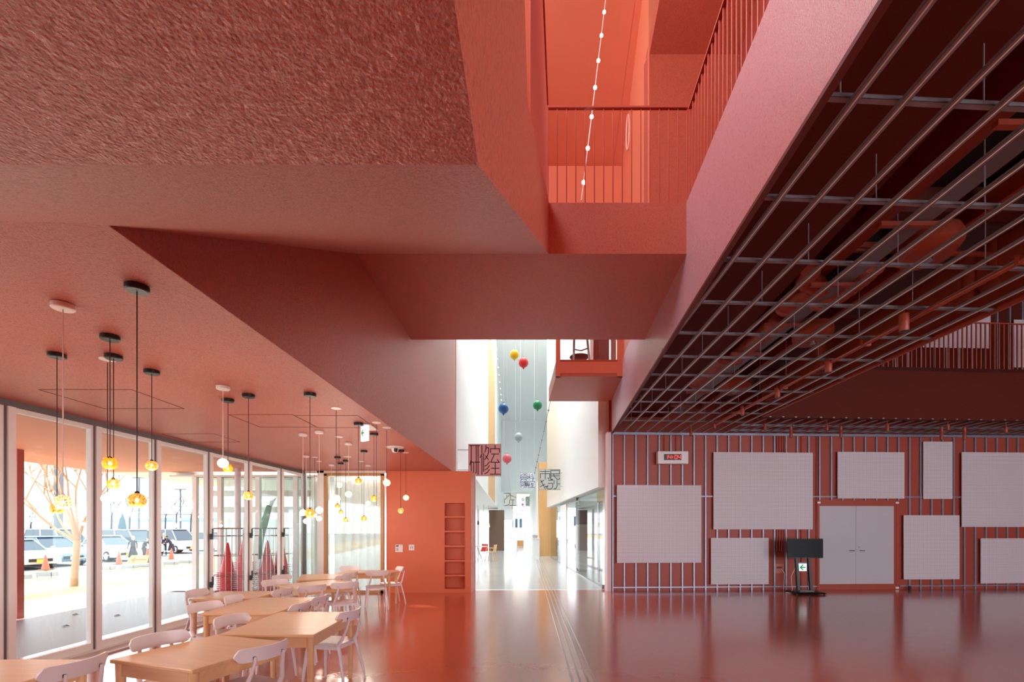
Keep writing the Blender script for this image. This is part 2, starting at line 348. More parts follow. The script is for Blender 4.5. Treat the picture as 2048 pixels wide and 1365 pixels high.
# red frame round the niche
M().box((n0-.02,WB-.006,nz0-.02), (n0,WB+.02,nz1+.02)).box((n1,WB-.006,nz0-.02), (n1+.02,WB+.02,nz1+.02)).box((n0,WB-.006,nz1), (n1,WB+.02,nz1+.02)).build('niche_frame', REDS, wb)
# ---------------------------------------------------------------- white corridor
m = M().strip((-1.475, 12.75), (-1.0, 20.4), 3.02, 17, .25)
S('wall_left', m, WHITE, 'tall white corridor wall on the left', 'wall')
S('wall_left', M().strip((-1.0, 20.4), (-1.0, 28.4), 3.02, 10.6, .25), OAKP, 'pale timber recess high in the left corridor wall', 'wall')
S('wall_left', M().strip((-1.0, 28.4), (-1.0, 46), 3.02, 15, .25).strip((-1.0,20.4),(-1.0,28.4),10.6,16,.25), WHITE, 'far stretch of the white left corridor wall', 'wall')
S('ceiling', M().hexa([(-9,12.7,2.98),(-1.0,12.7,2.98),(-1.0,46,2.98),(-9,46,2.98)], [(-9,12.7,3.02),(-1.0,12.7,3.02),(-1.0,46,3.02),(-9,46,3.02)]), WHITE, 'low white ceiling of the side bay left of the corridor', 'ceiling')
def rx(Y): return 2.95-.0288*Y
m = M().strip((rx(26.2), 26.2), (rx(12.8), 12.8), 2.71, 17, -.3)
S('wall_right', m, WHITE, 'white upper corridor wall on the right with round windows', 'wall')
def corrz(Y): return 17.6-.127*Y
m = M().hexa([(-1.3,29,corrz(29)),(4.5,29,corrz(29)),(4.5,46,corrz(46)),(-1.3,46,corrz(46))], [(-1.3,29,corrz(29)+.2),(4.5,29,corrz(29)+.2),(4.5,46,corrz(46)+.2),(-1.3,46,corrz(46)+.2)])
S('ceiling', m, WHITE, 'high white sloping corridor ceiling', 'ceiling')
sk = struct(M().box((-1.3,12.8,15.75), (3.0,13.0,16.0)).box((-1.3,21.8,14.8),(3.4,22,15.2)).build('ceiling', WHITE), 'white beams of the glazed corridor skylight', 'skylight')
for yb in (14.1, 14.4, 15.0, 15.2, 16, 17, 18.5, 20): M().box((-1.3,yb-.04,15.5), (3.0,yb+.04,15.75)).build('beam', WHITE, sk)
S('wall_back', M().box((-1.3,46,4.88), (5,46.3,12.5)), WHITE, 'bright white end wall high above the far doors', 'wall')
S('ceiling', M().box((-1.3,46,4.80), (5,60,4.9)), mat('pale_green_plaster', (224,226,196), .6), 'pale green ceiling over the far entrance', 'ceiling')
S('wall_left', M().box((-1.3,44,2.3), (.1,46,4.88)), WHITE)
S('wall_right', M().box((4.0,26,2.9), (4.2,46,15)).box((2.3,26.0,2.9),(4.2,26.2,17)), WHITE, 'far white wall high behind the oak pillar', 'wall')
# timber pillar on the right
S('wall_right', M().box((1.535,27.5,0), (2.36,28.6,5.35)).box((2.36,27.6,0),(2.62,28.6,2.9)), OAKP, 'pale oak clad pillar at the end of the right corridor wall', 'pillar')
S('wall_left', M().box((-1.62,33.9,0), (-.56,35.4,2.85)), BROWNP, 'dark brown timber block left of the corridor', 'pillar')
S('wall_right', M().box((1.55,30.5,0), (2.0,46,4.5)), WHITE, 'white wall behind the oak pillar', 'wall')
# far glazed entrance
fd = struct(M().box((-.2,58,0), (.05,58.2,4.0)).box((3.0,58,0), (3.2,58.2,4.0)).box((-.2,58,3.4), (3.2,58.2,4.0)).box((-6,58,3.4),(-.2,58.2,4.8)).build('door_1', ALU), 'glazed doors at the far end of the corridor', 'door')
M().box((.05,58.05,0), (3.0,58.1,3.4)).build('pane', GGREEN, fd)
M().box((1.4,58,0), (1.5,58.2,3.4)).build('mullion', ALU, fd)
# corridor right: glass wall with steel alcove
gw = struct(M().hexa([(rx(12.85)-.13,12.85,0),(rx(12.85)-.09,12.85,0),(rx(26)-.09,26,0),(rx(26)-.13,26,0)], [(rx(12.85)-.13,12.85,.03),(rx(12.85)-.09,12.85,.03),(rx(26)-.09,26,.03),(rx(26)-.13,26,.03)]).build('window_1', STEEL), 'frameless glass wall along the right of the corridor', 'glass wall')
def grx(Y): return rx(Y)-.11
for (a, b) in [(12.9, 13.75), (13.77, 17.2), (21.6, 26.0)]:
    M().strip((grx(a), a), (grx(b), b), .03, 2.71, .012).build('pane', GGREEN, gw)
M().tube([(grx(13.6)-.03,13.6,.1),(grx(13.6)-.03,13.6,2.35)], .014, 8).build('pull_handle', STEEL, gw)
M().box((grx(13)-.06,12.95,0), (grx(13)+.03,13.05,.1)).build('floor_hinge', STEEL, gw)
al = struct(M().strip((grx(19.8),19.8),(grx(21.6),21.6),0,2.71,.05).build('wall_right', ALU), 'steel clad opening in the right glass wall', 'doorway')
M().strip((grx(17.2),17.2),(grx(21.6),21.6),2.6,2.71,.06).build('head_track', ALUD, al)
M().box((2.45,17.6,.1), (3.3,18.6,1.75)).build('panel', mat('pale_grey_laminate', (196,202,202), .5), al)
M().box((2.45,17.6,1.75), (3.3,18.6,2.6)).build('panel', mat('slate_blue_panel', (72,84,96), .4), al)
M().box((2.47,17.65,0), (3.3,18.6,.1)).build('plinth', mat('dark_plinth', (60,64,66), .5), al)
# far ceiling of the room behind the glass
S('ceiling', M().hexa([(2.62,12.9,2.75),(14,13.6,2.75),(14,40,2.75),(2.2,26,2.75)], [(2.62,12.9,2.8),(14,13.6,2.8),(14,40,2.8),(2.2,26,2.8)]), WHITE, 'white ceiling of the room behind the glass wall', 'ceiling')
S('ceiling', M().box((2.62,12.75,2.72), (2.75,12.95,8)), WHITE)
# round windows
for i, Y in enumerate((13.86, 16.4, 19.7)):
    x = rx(Y); 
    t = struct(M().lathe([(.27,-.02),(.27,.03),(.2,.03),(.2,-.015)], (0,0,0), 28).build('window_%d' % (i+2), mat('brushed_ring', (190,192,190), .35, metal=.4), smooth=False), ['round window nearest the hall in the right white wall', 'middle round window in the right white wall', 'farthest of the three round windows in the right white wall'][i], 'window')
    t.rotation_euler = (0, -PI/2, .029); t.location = (x, Y, 3.68)
    p = M().lathe([(.2,.0),(.2,.012)], (0,0,0), 28).build('pane', mat('grey_round_glass', (150,158,156), .15), None); p.parent = t
# ---------------------------------------------------------------- hall
hb = struct(M().strip((18, hw(18)), (2.5, hw(2.5)), 0, G1-.03, -.2).build('wall_back', REDW), 'red hall end wall behind galvanised studs', 'wall')
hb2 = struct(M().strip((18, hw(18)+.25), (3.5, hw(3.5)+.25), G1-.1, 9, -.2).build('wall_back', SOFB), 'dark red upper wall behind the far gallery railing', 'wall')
S('wall_right', M().box((2.45,12.42,0), (2.55,12.8,HZ)), mat('white_corner_paint', (222,196,196), .5), 'narrow pale corner edge where hall meets corridor', 'wall')
S('wall_right', M().box((18,-6,0), (18.2,14,9)), REDW, 'far right hall wall outside the view', 'wall')
S('ceiling', M().box((5.5,-6,8.8), (18.2,14,9.0)), DRED, 'dark roof above the tall part of the hall', 'ceiling')
# building behind the camera: solid wall with tall hall windows, roof over the near half of the void
S('wall_front', M().box((-6.2,-6.2,0), (4,-6,11.5)).box((4,-6.2,4.6),(18.2,-6,9)).box((4,-6.2,0),(18.2,-6,.1)).box((8,-6.2,.1),(8.3,-6,4.6)).box((13,-6.2,.1),(13.3,-6,4.6)), REDW, 'wall behind the camera with tall hall windows', 'wall')
S('ceiling', M().box((-2.3,-6,11.5), (6,8.0,11.7)).box((2.35,-1,10.9),(6,13,11.2)), REDW, 'roof over the void', 'roof')
S('wall_right', M().box((4.05,-6,G1), (5.6,12.7,11)), REDW)
# right hand face of the hall plenum
S('wall_right', M().hexa([(5.42,-3,HZ),(5.45,-3,HZ),(5.60,11.0,HZ),(5.57,11.0,HZ)], [(5.42,-3,G1),(5.45,-3,G1),(5.60,11.0,G1),(5.57,11.0,G1)]), DUCT, 'orange red edge panel on the right side of the open grid ceiling', 'trim')
# far gallery fascia
def gy(X): return 10.42+.061*X
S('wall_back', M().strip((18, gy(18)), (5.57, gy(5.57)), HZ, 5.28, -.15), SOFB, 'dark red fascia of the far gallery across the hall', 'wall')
S('ceiling', M().hexa([(5.57,gy(5.57),5.2),(18,gy(18),5.2),(18,13.4,5.2),(5.57,12.9,5.2)], [(5.57,gy(5.57),5.28),(18,gy(18),5.28),(18,13.4,5.28),(5.57,12.9,5.28)]), DRED)
# studs on the hall end wall (each a part)
def stud(x, z0, z1, par=hb, m_=STUDM, w_=.034, d_=.045, off=0):
    y = hw(x)+off; M().box((x-w_/2,y-d_,z0), (x+w_/2,y,z1)).build('stud', m_, par)
studs_px = [1225, 1248, 1271, 1294.5, 1317.6, 1340.7, 1363.8, 1387, 1410, 1433, 1456, 1479, 1502, 1525, 1547.5, 1570.5, 1593, 1616, 1637.5, 1661, 1683.5, 1706, 1728.5, 1751, 1773, 1795, 1817, 1839, 1861, 1883, 1905, 1926.5, 1948, 1969.5, 1991, 2012, 2033, 2054, 2075]
def px2x(px): return onwall(px, 1000, 0, 12.41, .043).x
DX0, DX1 = px2x(1632), px2x(1797)
for p in studs_px:
    x = px2x(p)
    if DX0 < x < DX1: stud(x, 2.36, HZ-.03)
    else: stud(x, 0, HZ-.03)
def hbar(px0, px1, z, h=.03, par=hb, d=.05, name='wall_rail'):
    a, b = px2x(px0), px2x(px1)
    M().hexa([(a,hw(a)-d,z-h/2),(b,hw(b)-d,z-h/2),(b,hw(b)-.001,z-h/2),(a,hw(a)-.001,z-h/2)], [(a,hw(a)-d,z+h/2),(b,hw(b)-d,z+h/2),(b,hw(b)-.001,z+h/2),(a,hw(a)-.001,z+h/2)]).build(name, STUDM, par)
hbar(1224, 2090, 2.45); hbar(1224, 1632, .09, .03); hbar(1797, 2090, .09, .03); hbar(1224, 2090, HZ-.03, .06, d=.07, name='top_track')
# upper studs
for i in range(26):
    x = 8.2+i*.36; M().box((x-.02,hw(x)+.2,G1), (x+.02,hw(x)+.25,8.7)).build('stud', ZINC, hb2)
# conduits on the wall
for p in (1328, 1351.5, 1553, 1558, 1563, 1567.5, 1602, 1632.5):
    x = px2x(p); z0 = {1328:3.6, 1351.5:3.6}.get(p, 1.0 if p < 1570 else 0); z0 = 1.02 if p in (1553,1558,1563,1567.5) else z0
    M().tube([(x,hw(x)-.02,z0),(x,hw(x)-.02,HZ-.05)], .014, 6).build('conduit', BAR, hb)
# double door
dr = struct(M().hexa([(DX0+.02,hw(DX0)-.035,0),(DX1-.02,hw(DX1)-.035,0),(DX1-.02,hw(DX1),0),(DX0+.02,hw(DX0),0)], [(DX0+.02,hw(DX0)-.035,2.36),(DX1-.02,hw(DX1)-.035,2.36),(DX1-.02,hw(DX1),2.36),(DX0+.02,hw(DX0),2.36)]).build('door_2', REDW), 'grey double door in a red surround in the hall wall', 'door')
GREYD = mat('grey_door_paint', (196,192,198), .45)
a = onwall(1639, 1169, 0, 12.37, .043); b = onwall(1787, 1013, 0, 12.37, .043); mid = onwall(1711.3, 1100, 0, 12.37, .043).x
for x0, x1 in ((a.x, mid-.003), (mid+.003, b.x)):
    y0 = hw(x0)-.05; y1 = hw(x1)-.05
    lf = M().hexa([(x0,y0,a.z),(x1,y1,a.z),(x1,y1+.014,a.z),(x0,y0+.014,a.z)], [(x0,y0,b.z),(x1,y1,b.z),(x1,y1+.014,b.z),(x0,y0+.014,b.z)]).build('door_leaf', GREYD, dr)
    s_ = -1 if x0 == a.x else 1; hx = mid+s_*.075
    M().tube([(hx,hw(hx)-.05,1.03),(hx,hw(hx)-.10,1.03),(hx+s_*.13,hw(hx)-.10,1.03)], .011, 8).lathe([(.028,-.004),(.028,.004)], (hx,hw(hx)-.052,1.03), 12).build('handle', STEEL, lf)
    if s_ == 1: M().cb((hx+.01,hw(hx)-.055,1.12), (.045,.012,.045)).build('keyhole', STEEL, lf)
for p in (1636, 1792):
    x = px2x(p); M().box((x-.012,hw(x)-.045,0), (x+.012,hw(x)-.03,2.36)).build('jamb_strip', BAR, dr)
for p, z in ((1636, 2.3), (1792, 2.3), (1792, .05)):
    x = px2x(p); M().box((x-.05,hw(x)-.06,z-.03), (x+.03,hw(x)-.045,z+.02)).build('bracket', WMET, dr)
# ---------------------------------------------------------------- open grid ceiling
gc = thing('ceiling_grid', 'galvanised open grid of ceiling rails under the hall services', 'ceiling grid', (2, 3, HZ), kind='structure')
rails = []
for k in range(13):
    X0 = 1.835-.128+.293*k
    ye = 12.75
    ys = 1.2
    def rxk(Y): return X0+.033*(Y-3.65)
    # clip at fascia
    yi = (X0-.033*3.65-1.51-.02)/(.085-.033)
    ye = min(ye, yi)
    if ye < ys+.3: continue
    if rxk(10.9) > 5.58: pass
    mm = M(); w2 = .024; t = .002
    a, b = (rxk(ys), ys), (rxk(ye), min(ye, hw(rxk(ye))-.07))
    d = (Vector(b)-Vector(a)).normalized(); nx, ny = d.y, -d.x
    def P(q, o, z): return (q[0]+nx*o, q[1]+ny*o, z)
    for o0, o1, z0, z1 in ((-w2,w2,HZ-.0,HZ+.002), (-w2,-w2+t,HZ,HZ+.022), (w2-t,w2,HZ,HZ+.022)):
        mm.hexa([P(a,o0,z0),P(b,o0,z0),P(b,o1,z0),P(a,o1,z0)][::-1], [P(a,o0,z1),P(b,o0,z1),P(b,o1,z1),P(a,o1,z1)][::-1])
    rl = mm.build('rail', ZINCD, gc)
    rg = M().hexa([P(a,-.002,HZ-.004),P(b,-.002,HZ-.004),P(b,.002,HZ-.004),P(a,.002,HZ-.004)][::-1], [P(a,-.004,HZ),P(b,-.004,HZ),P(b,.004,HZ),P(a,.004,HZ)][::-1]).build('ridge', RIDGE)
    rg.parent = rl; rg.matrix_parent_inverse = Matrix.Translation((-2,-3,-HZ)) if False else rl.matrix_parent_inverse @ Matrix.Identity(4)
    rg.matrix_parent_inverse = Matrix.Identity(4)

for j in range(12):
    Y0 = 2.79-.86+.862*j-.02*j
    x0 = fx(Y0)+.05; x1 = 5.56
    def cy(X): return Y0+.058*(X-1.8)
    mm = M(); 
    for z0, z1, o0, o1 in ((HZ+.024,HZ+.027,0,.038), (HZ+.024,HZ+.05,0,.003), (HZ+.047,HZ+.05,0,.038)):
        mm.hexa([(x0,cy(x0)+o0,z0),(x1,cy(x1)+o0,z0),(x1,cy(x1)+o1,z0),(x0,cy(x0)+o1,z0)], [(x0,cy(x0)+o0,z1),(x1,cy(x1)+o0,z1),(x1,cy(x1)+o1,z1),(x0,cy(x0)+o1,z1)])
    mm.build('cross_channel', ZINCD, gc)
    for k in range(0, 13, 3):
        X = 1.9+.293*k
        if X < x0+.1 or X > 5.4: continue
        M().tube([(X,cy(X)+.02,HZ+.04),(X,cy(X)+.02,G1-.03)], .005, 5).build('hanger', ZINC, gc)
gc2 = thing('ceiling_grid', 'far strip of grid ceiling rails below the dark far gallery', 'ceiling grid', (9, 11.5, HZ), kind='structure')
for k in range(36):
    X = 5.75+.293*k
    M().box((X-.022,gy(X)-.02,HZ), (X+.022,hw(X)-.08,HZ+.02)).build('rail', ZINCD, gc2)
for o in (.15, 1.0, 1.6):
    M().hexa([(5.6,gy(5.6)+o,HZ+.02),(16.2,gy(16.2)+o,HZ+.02),(16.2,gy(16.2)+o+.04,HZ+.02),(5.6,gy(5.6)+o+.04,HZ+.02)], [(5.6,gy(5.6)+o,HZ+.06),(16.2,gy(16.2)+o,HZ+.06),(16.2,gy(16.2)+o+.04,HZ+.06),(5.6,gy(5.6)+o+.04,HZ+.06)]).build('cross_channel', ZINC, gc2)
# dropped flat panel beside the fascia
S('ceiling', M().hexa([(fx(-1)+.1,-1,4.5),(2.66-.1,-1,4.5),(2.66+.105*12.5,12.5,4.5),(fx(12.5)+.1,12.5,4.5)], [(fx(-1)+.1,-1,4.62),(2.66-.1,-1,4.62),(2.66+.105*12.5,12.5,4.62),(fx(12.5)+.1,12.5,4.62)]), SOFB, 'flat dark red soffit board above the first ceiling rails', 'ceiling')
# ---------------------------------------------------------------- railings
def railing(name, label, p, q, z0, z1, n, r=.007, flat=True, zb=None):
    p = Vector(p); q = Vector(q)
    t = thing(name, label, 'railing', (p.x, p.y, z0))
    d = (q-p); u = d.normalized(); nn = Vector((-u.y, u.x))*.02
    M().hexa([(p.x-nn.x,p.y-nn.y,z1-.02),(q.x-nn.x,q.y-nn.y,z1-.02),(q.x+nn.x,q.y+nn.y,z1-.02),(p.x+nn.x,p.y+nn.y,z1-.02)], [(p.x-nn.x,p.y-nn.y,z1),(q.x-nn.x,q.y-nn.y,z1),(q.x+nn.x,q.y+nn.y,z1),(p.x+nn.x,p.y+nn.y,z1)]).build('handrail', BAR, t)
    me = None
    for i in range(n+1):
        c = p+d*(i/n); b = z0 if zb is None else zb(c.y)
        M().box((c.x-r,c.y-r,b), (c.x+r,c.y+r,z1-.02)).build('baluster', BAR, t)
    return t
railing('bridge_railing', 'red steel balustrade across the front of the bridge', (fx(5.5)+.02, 5.51), (.41, 5.51), G1, 6.44, 15, .006)
railing('gallery_railing', 'red steel balustrade receding along the upper right gallery', (fx(5.5)+.05, 5.5), (fx(2.6)+.05, 2.6), G1, 6.43, 27, .006)
railing('stair_railing', 'red steel balustrade seen edge-on above the stair', (sx(5.45)-.02, 5.45), (sx(2.9)-.02, 2.9), G1, 6.43, 30, .006, zb=lambda y: 3.75+.55*(y-2.4))
railing('gallery_railing', 'dark red balustrade of the far gallery across the hall', (7.2, gy(7.2)+.05), (15.5, gy(15.5)+.05), 5.28, 6.36, 74, .011)
# ================================================================== WINDOWS AND OUTSIDE
def wY(p): t = (p-1024)/F; return 5.875/(.05-t)
SALM = mat('pale_salmon_canopy', (228, 146, 118), .6, var=.03, vscale=2)
def wseg(m, y0, y1, z0, z1, o0, o1):
    return m.hexa([(wx(y0)+o0,y0,z0),(wx(y0)+o1,y0,z0),(wx(y1)+o1,y1,z0),(wx(y1)+o0,y1,z0)], [(wx(y0)+o0,y0,z1),(wx(y0)+o1,y0,z1),(wx(y1)+o1,y1,z1),(wx(y1)+o0,y1,z1)])
wp = [-5.6, -3.6, -1.6, .4, 2.4, 4.35, wY(8), wY(186), wY(308), wY(415), wY(495), wY(560), wY(607)]
win = struct(wseg(M(), -6, 12.14, CZ-.07, CZ, -.05, .05).build('window_5', ALUD), 'tall folding glass doors along the left side of the dining area', 'glass doors')
wseg(M(), -6, 12.14, 0, .035, -.09, .09).build('bottom_track', ALU, win)
for i in range(len(wp)):
    y = wp[i]; last = i == len(wp)-1
    d = .075 if i > 4 else .06
    post = wseg(M(), y-.005, y+d, .035, CZ-.07, -.05, .055).build('post', ALU, win)
    wseg(M(), y-.03, y-.006, .035, CZ-.07, -.035, .035).build('side_frame', ALUD, win)
    if not last:
        y1 = wp[i+1]-.03
        wseg(M(), y+d, y1, .035, .125, -.03, .03).build('bottom_rail', ALU, win)
        wseg(M(), y1-.035, y1, .125, CZ-.12, -.03, .03).build('leaf_stile', ALU, win)
        wseg(M(), y+d, y1, CZ-.12, CZ-.07, -.03, .03).build('top_rail', ALU, win)
        wseg(M(), y+d, y1, .125, CZ-.12, -.004, .004).build('pane', GLASS, win)
    if i in (9, 10, 11):
        for z in (1.48, .62):
            M().cb((wx(y)+.075,y-.005,z), (.05,.03,.10)).cb((wx(y)+.10,y-.01,z+.07), (.02,.02,.15)).build('handle', BLACK, win)
wseg(M(), -6, 12.1, .001, .02, .1, .32).build('floor_track', mat('pale_floor_channel', (206,204,204), .3), win)
# back glazing: mullions and timber framed opening
def bxm(x0, x1, y0=12.1, y1=12.2, z0=0, z1=CZ): return M().box((x0,y0,z0), (x1,y1,z1))
wb2 = struct(bxm(-5.28,-3.16,12.1,12.2,CZ-.05,CZ).build('window_6', WMET), 'curtained glass wall at the back of the dining area', 'glass wall')
def X12(p): return (p-1024)/F*12.15
bxm(X12(636), X12(649)).build('post', ALU, wb2)
bxm(X12(607), X12(611)).build('post', ALUD, wb2)
WF = wood_grain('oak_frame', (206, 158, 108), (186, 138, 90), .45, 2)
bxm(X12(649), X12(655), z1=CZ-.08).build('timber_jamb', WF, wb2); bxm(X12(762), X12(768), z1=CZ-.08).build('timber_jamb', WF, wb2)
bxm(X12(649), X12(768), z0=CZ-.12, z1=CZ-.05).build('timber_head', WF, wb2); bxm(X12(649), X12(768), z0=0, z1=.06).build('timber_sill', WF, wb2)
M().box((X12(611),12.14,.05), (X12(636),12.15,CZ-.05)).box((X12(655),12.14,.06), (X12(762),12.15,CZ-.12)).build('pane', GGREEN, wb2)
def curtain_mat():
    m = bpy.data.materials.new('sheer_white_curtain'); m.use_nodes = True; n = m.node_tree.nodes; l = m.node_tree.links; n.remove(n['Principled BSDF'])
    d = n.new('ShaderNodeBsdfDiffuse'); d.inputs[0].default_value = (.9,.92,.90,1); t = n.new('ShaderNodeBsdfTranslucent'); t.inputs[0].default_value = (.9,.93,.9,1)
    tr = n.new('ShaderNodeBsdfTransparent'); x = n.new('ShaderNodeMixShader'); x.inputs[0].default_value = .4; y = n.new('ShaderNodeMixShader'); y.inputs[0].default_value = .12
    l.new(d.outputs[0], x.inputs[1]); l.new(t.outputs[0], x.inputs[2]); l.new(x.outputs[0], y.inputs[1]); l.new(tr.outputs[0], y.inputs[2]); l.new(y.outputs[0], n['Material Output'].inputs[0]); return m
CURT = curtain_mat()
def curtain(x0, x1, y, z0, z1, label):
    n = int((x1-x0)/.025); vs = []; rnd = random.Random(int(x0*100))
    for i in range(n+1):
        x = x0+(x1-x0)*i/n; yy = y+.035*math.sin(x*31)+.02*math.sin(x*13+1)
        vs += [(x,yy,z0),(x,yy,z1)]
    o = M().add(vs, [(2*i,2*i+2,2*i+3,2*i+1) for i in range(n)]).build('curtain', CURT, None, True)
    return tag(o, label, 'curtain')
curtain(-4.62, -3.3, 12.55, .02, 2.95, 'sheer white curtain behind the timber framed opening')
curtain(-5.25, -4.75, 12.6, .02, 2.95, 'narrow sheer curtain behind the mullion beside the timber frame')
curtain(-8.3, -5.4, 13.6, .02, 3.0, 'sheer curtain in the neighbouring glass room behind the cone cages')
# downlight batten of the curtained room
LED = mat('warm_led_strip', (255, 236, 200), .5, emit=(255, 232, 196), estr=4)
tag(M().hexa([(-3.9,12.62,2.93),(-3.86,12.62,2.93),(-2.9,14.2,2.93),(-2.94,14.2,2.93)], [(-3.9,12.62,2.95),(-3.86,12.62,2.95),(-2.9,14.2,2.95),(-2.94,14.2,2.95)]).build('ceiling_batten', LED), 'slim lit ceiling batten in the curtained room', 'light')
S('ceiling', M().box((-9,12.95,3.0), (-1.6,13.6,3.1)), WHITE, 'pale ceiling of the curtained glass room', 'ceiling')
# neighbouring glass room front
ng = struct(M().box((-8.45,12.85,2.98), (-5.2,12.97,3.08)).build('window_7', WMET), 'white framed glass front of the neighbouring room outside', 'glass wall')
for p in (391, 441, 517, 592):
    x = (p-1024)/F*12.9; M().box((x-.06,12.85,0), (x+.05,12.97,2.98)).build('post', WMET, ng)
M().box((-8.4,12.9,0), (-5.2,12.91,2.98)).build('pane', GGREEN, ng)
for z in (2.05, 2.5): M().box((-8.3,13.3,z), (-5.3,13.35,z+.16)).build('transom', WMET, ng)
# canopy
S('ceiling', M().box((-10.8,-6,CZ+.04), (-5.0,12.72,CZ+.4)), SALM, 'pale salmon canopy soffit outside the glass doors', 'canopy')
S('ceiling', M().box((-10.8,12.72,CZ+.04), (-8.4,17.2,CZ+.4)), mat('white_canopy', (240,232,222), .6), 'white end of the outdoor canopy', 'canopy')
c = tag(M().box((-9.30,8.95,-.05), (-9.16,9.08,CZ+.04)).build('canopy_column', mat('dusty_red_steel', (190,96,88), .5)), 'slim dusty red square column under the canopy by the left edge', 'column', kind='structure')
tag(M().cyl((-6.75,11.9,-.02), .07, CZ+.06, 18).build('canopy_column', mat('pinkish_white_column', (222,206,210), .45), None, True), 'round pinkish white column behind the cone cages', 'column', kind='structure')
# ground
def ground(name, pts, m, label):
    vs = [];  
    for x, z in pts: vs += [(x,-12,z),(x,150,z)]
    return S(name, M().add(vs, [(2*i,2*i+2,2*i+3,2*i+1) for i in range(len(pts)-1)]), m, label, 'ground')
DECK = mat('mauve_deck_boards', (92, 56, 62), .4, var=.12, vscale=5)
dk = S('floor', M().box((-8.85,-10,-.1), (-5.0,12.5,-.02)), DECK, 'mauve brown deck outside the glass doors', 'deck')
S('floor', M().box((-11.2,-12,-.2), (-8.85,150,-.05)).box((-8.85,12.5,-.2),(-1.7,150,-.03)), mat('light_paving', (196,188,182), .8, var=.05), 'light paving beyond the deck', 'pavement')
DIRT = mat('sandy_ground', (176, 146, 108), .95, var=.16, vscale=2.2, bump=(20, .02))
ground('floor', [(-22.3,-.38),(-15,-.2),(-11.2,-.06)], DIRT, 'sandy ground between paving and car park')
ground('floor', [(-140,-.38),(-22.3,-.38)], mat('light_asphalt', (112,114,118), .9, var=.05), 'pale asphalt of the car park')
LEAF = mat('dry_leaf', (96, 62, 50), .8)
for i, (px, py) in enumerate([(131,1253),(150,1230),(117,1302),(234,1232),(345,1238)]):
    p = onz(px, py, -.015); o = M().add([(p.x-.06,p.y,p.z),(p.x,p.y-.035,p.z+.015),(p.x+.07,p.y+.01,p.z),(p.x,p.y+.03,p.z+.02)], [(0,1,2,3)]).build('dry_leaf', LEAF)
    tag(o, ['dry leaf on the deck, nearest the second glass door post','dry leaf lying farthest out on the deck','dry leaf on the deck at the bottom of the first pane','small dry leaf on the deck behind the second pane','small dry leaf on the deck behind the third pane'][i], 'leaf')
# wheel stops
GPLAS = mat('grey_curb_block', (150,158,164), .7)
for i, (px, py) in enumerate([(40,1160),(95,1154),(213,1141),(260,1138),(291,1136),(342,1131),(372,1128)]):
    p = onz(px, py, -.2 if px > 150 else -.15)
    t = thing('curb_block', ['low grey curb block on sand at the far left','low grey curb block left of the tree','low grey curb block just right of the second post','low grey curb block below the yellow sign','low grey curb block right of the yellow sign','low grey curb block near the third post','low grey curb block farthest right on the sand'][i], 'curb block', p, 'grey blocks on the sand')
    M().cb((p.x,p.y,p.z+.10), (.62,.16,.16), .3).build('block', GPLAS, t, bevel=.02)
    for s_ in (-1, 1): M().tube([(p.x+s_*.25,p.y-.12,p.z-.05),(p.x+s_*.25,p.y-.12,p.z+.16)], .008, 5).build('pin', BLACK, t)
# cones
CONE = mat('orange_cone_plastic', (236, 92, 66), .45)
def cone(px, py, z, label, h=.7, mt=None, name='traffic_cone'):
    p = onz(px, py, z); t = thing(name, label, 'cone', p, 'orange cones along the car park')
    M().lathe([(.16,.03),(.15,.06),(.03,h-.02),(.022,h)], p, 18).build('cone_body', mt or CONE, t, True)
    M().cb((p.x,p.y,p.z+.018), (.40,.40,.035)).build('base', mat('cone_base_rubber', (88,70,66), .7), t)
cone(91, 1141, -.32, 'orange traffic cone left of the tree trunk'); cone(238, 1130, -.36, 'orange traffic cone in front of the white compact car')
cone(295, 1121, -.37, 'orange traffic cone right beside the yellow arrow sign'); cone(343, 1120, -.37, 'orange traffic cone in front of the standing group')
# yellow arrow sign (A-frame)
p = onz(280, 1128, -.37); YEL = mat('yellow_sign', (248, 226, 92), .5)
t = thing('arrow_sign', 'low yellow tent sign with a red arrow pointing left', 'sign', p)
M().hexa([(p.x-.55,p.y-.3,p.z),(p.x+.6,p.y-.3,p.z),(p.x+.6,p.y-.27,p.z),(p.x-.55,p.y-.27,p.z)], [(p.x-.45,p.y-.02,p.z+.46),(p.x+.5,p.y-.02,p.z+.46),(p.x+.5,p.y,p.z+.46),(p.x-.45,p.y,p.z+.46)]).build('front_board', YEL, t)
M().hexa([(p.x-.75,p.y+.3,p.z),(p.x+.6,p.y+.3,p.z),(p.x+.6,p.y+.33,p.z),(p.x-.75,p.y+.33,p.z)], [(p.x-.45,p.y,p.z+.46),(p.x+.5,p.y,p.z+.46),(p.x+.5,p.y+.02,p.z+.46),(p.x-.45,p.y+.02,p.z+.46)]).build('back_board', mat('grey_board', (120,126,116), .6), t)
def slope_pt(u, v): return (p.x-.5+u*1.05, p.y-.31+v*.29-.004, p.z+.01+v*.45)
ar = [(.1,.5),(.35,.85),(.35,.6),(.95,.6),(.95,.4),(.35,.4),(.35,.15)]
M().prism([slope_pt(*a_) for a_ in ar], (0,-.006,0)).build('arrow', mat('red_arrow_print', (226,96,72), .5), t)
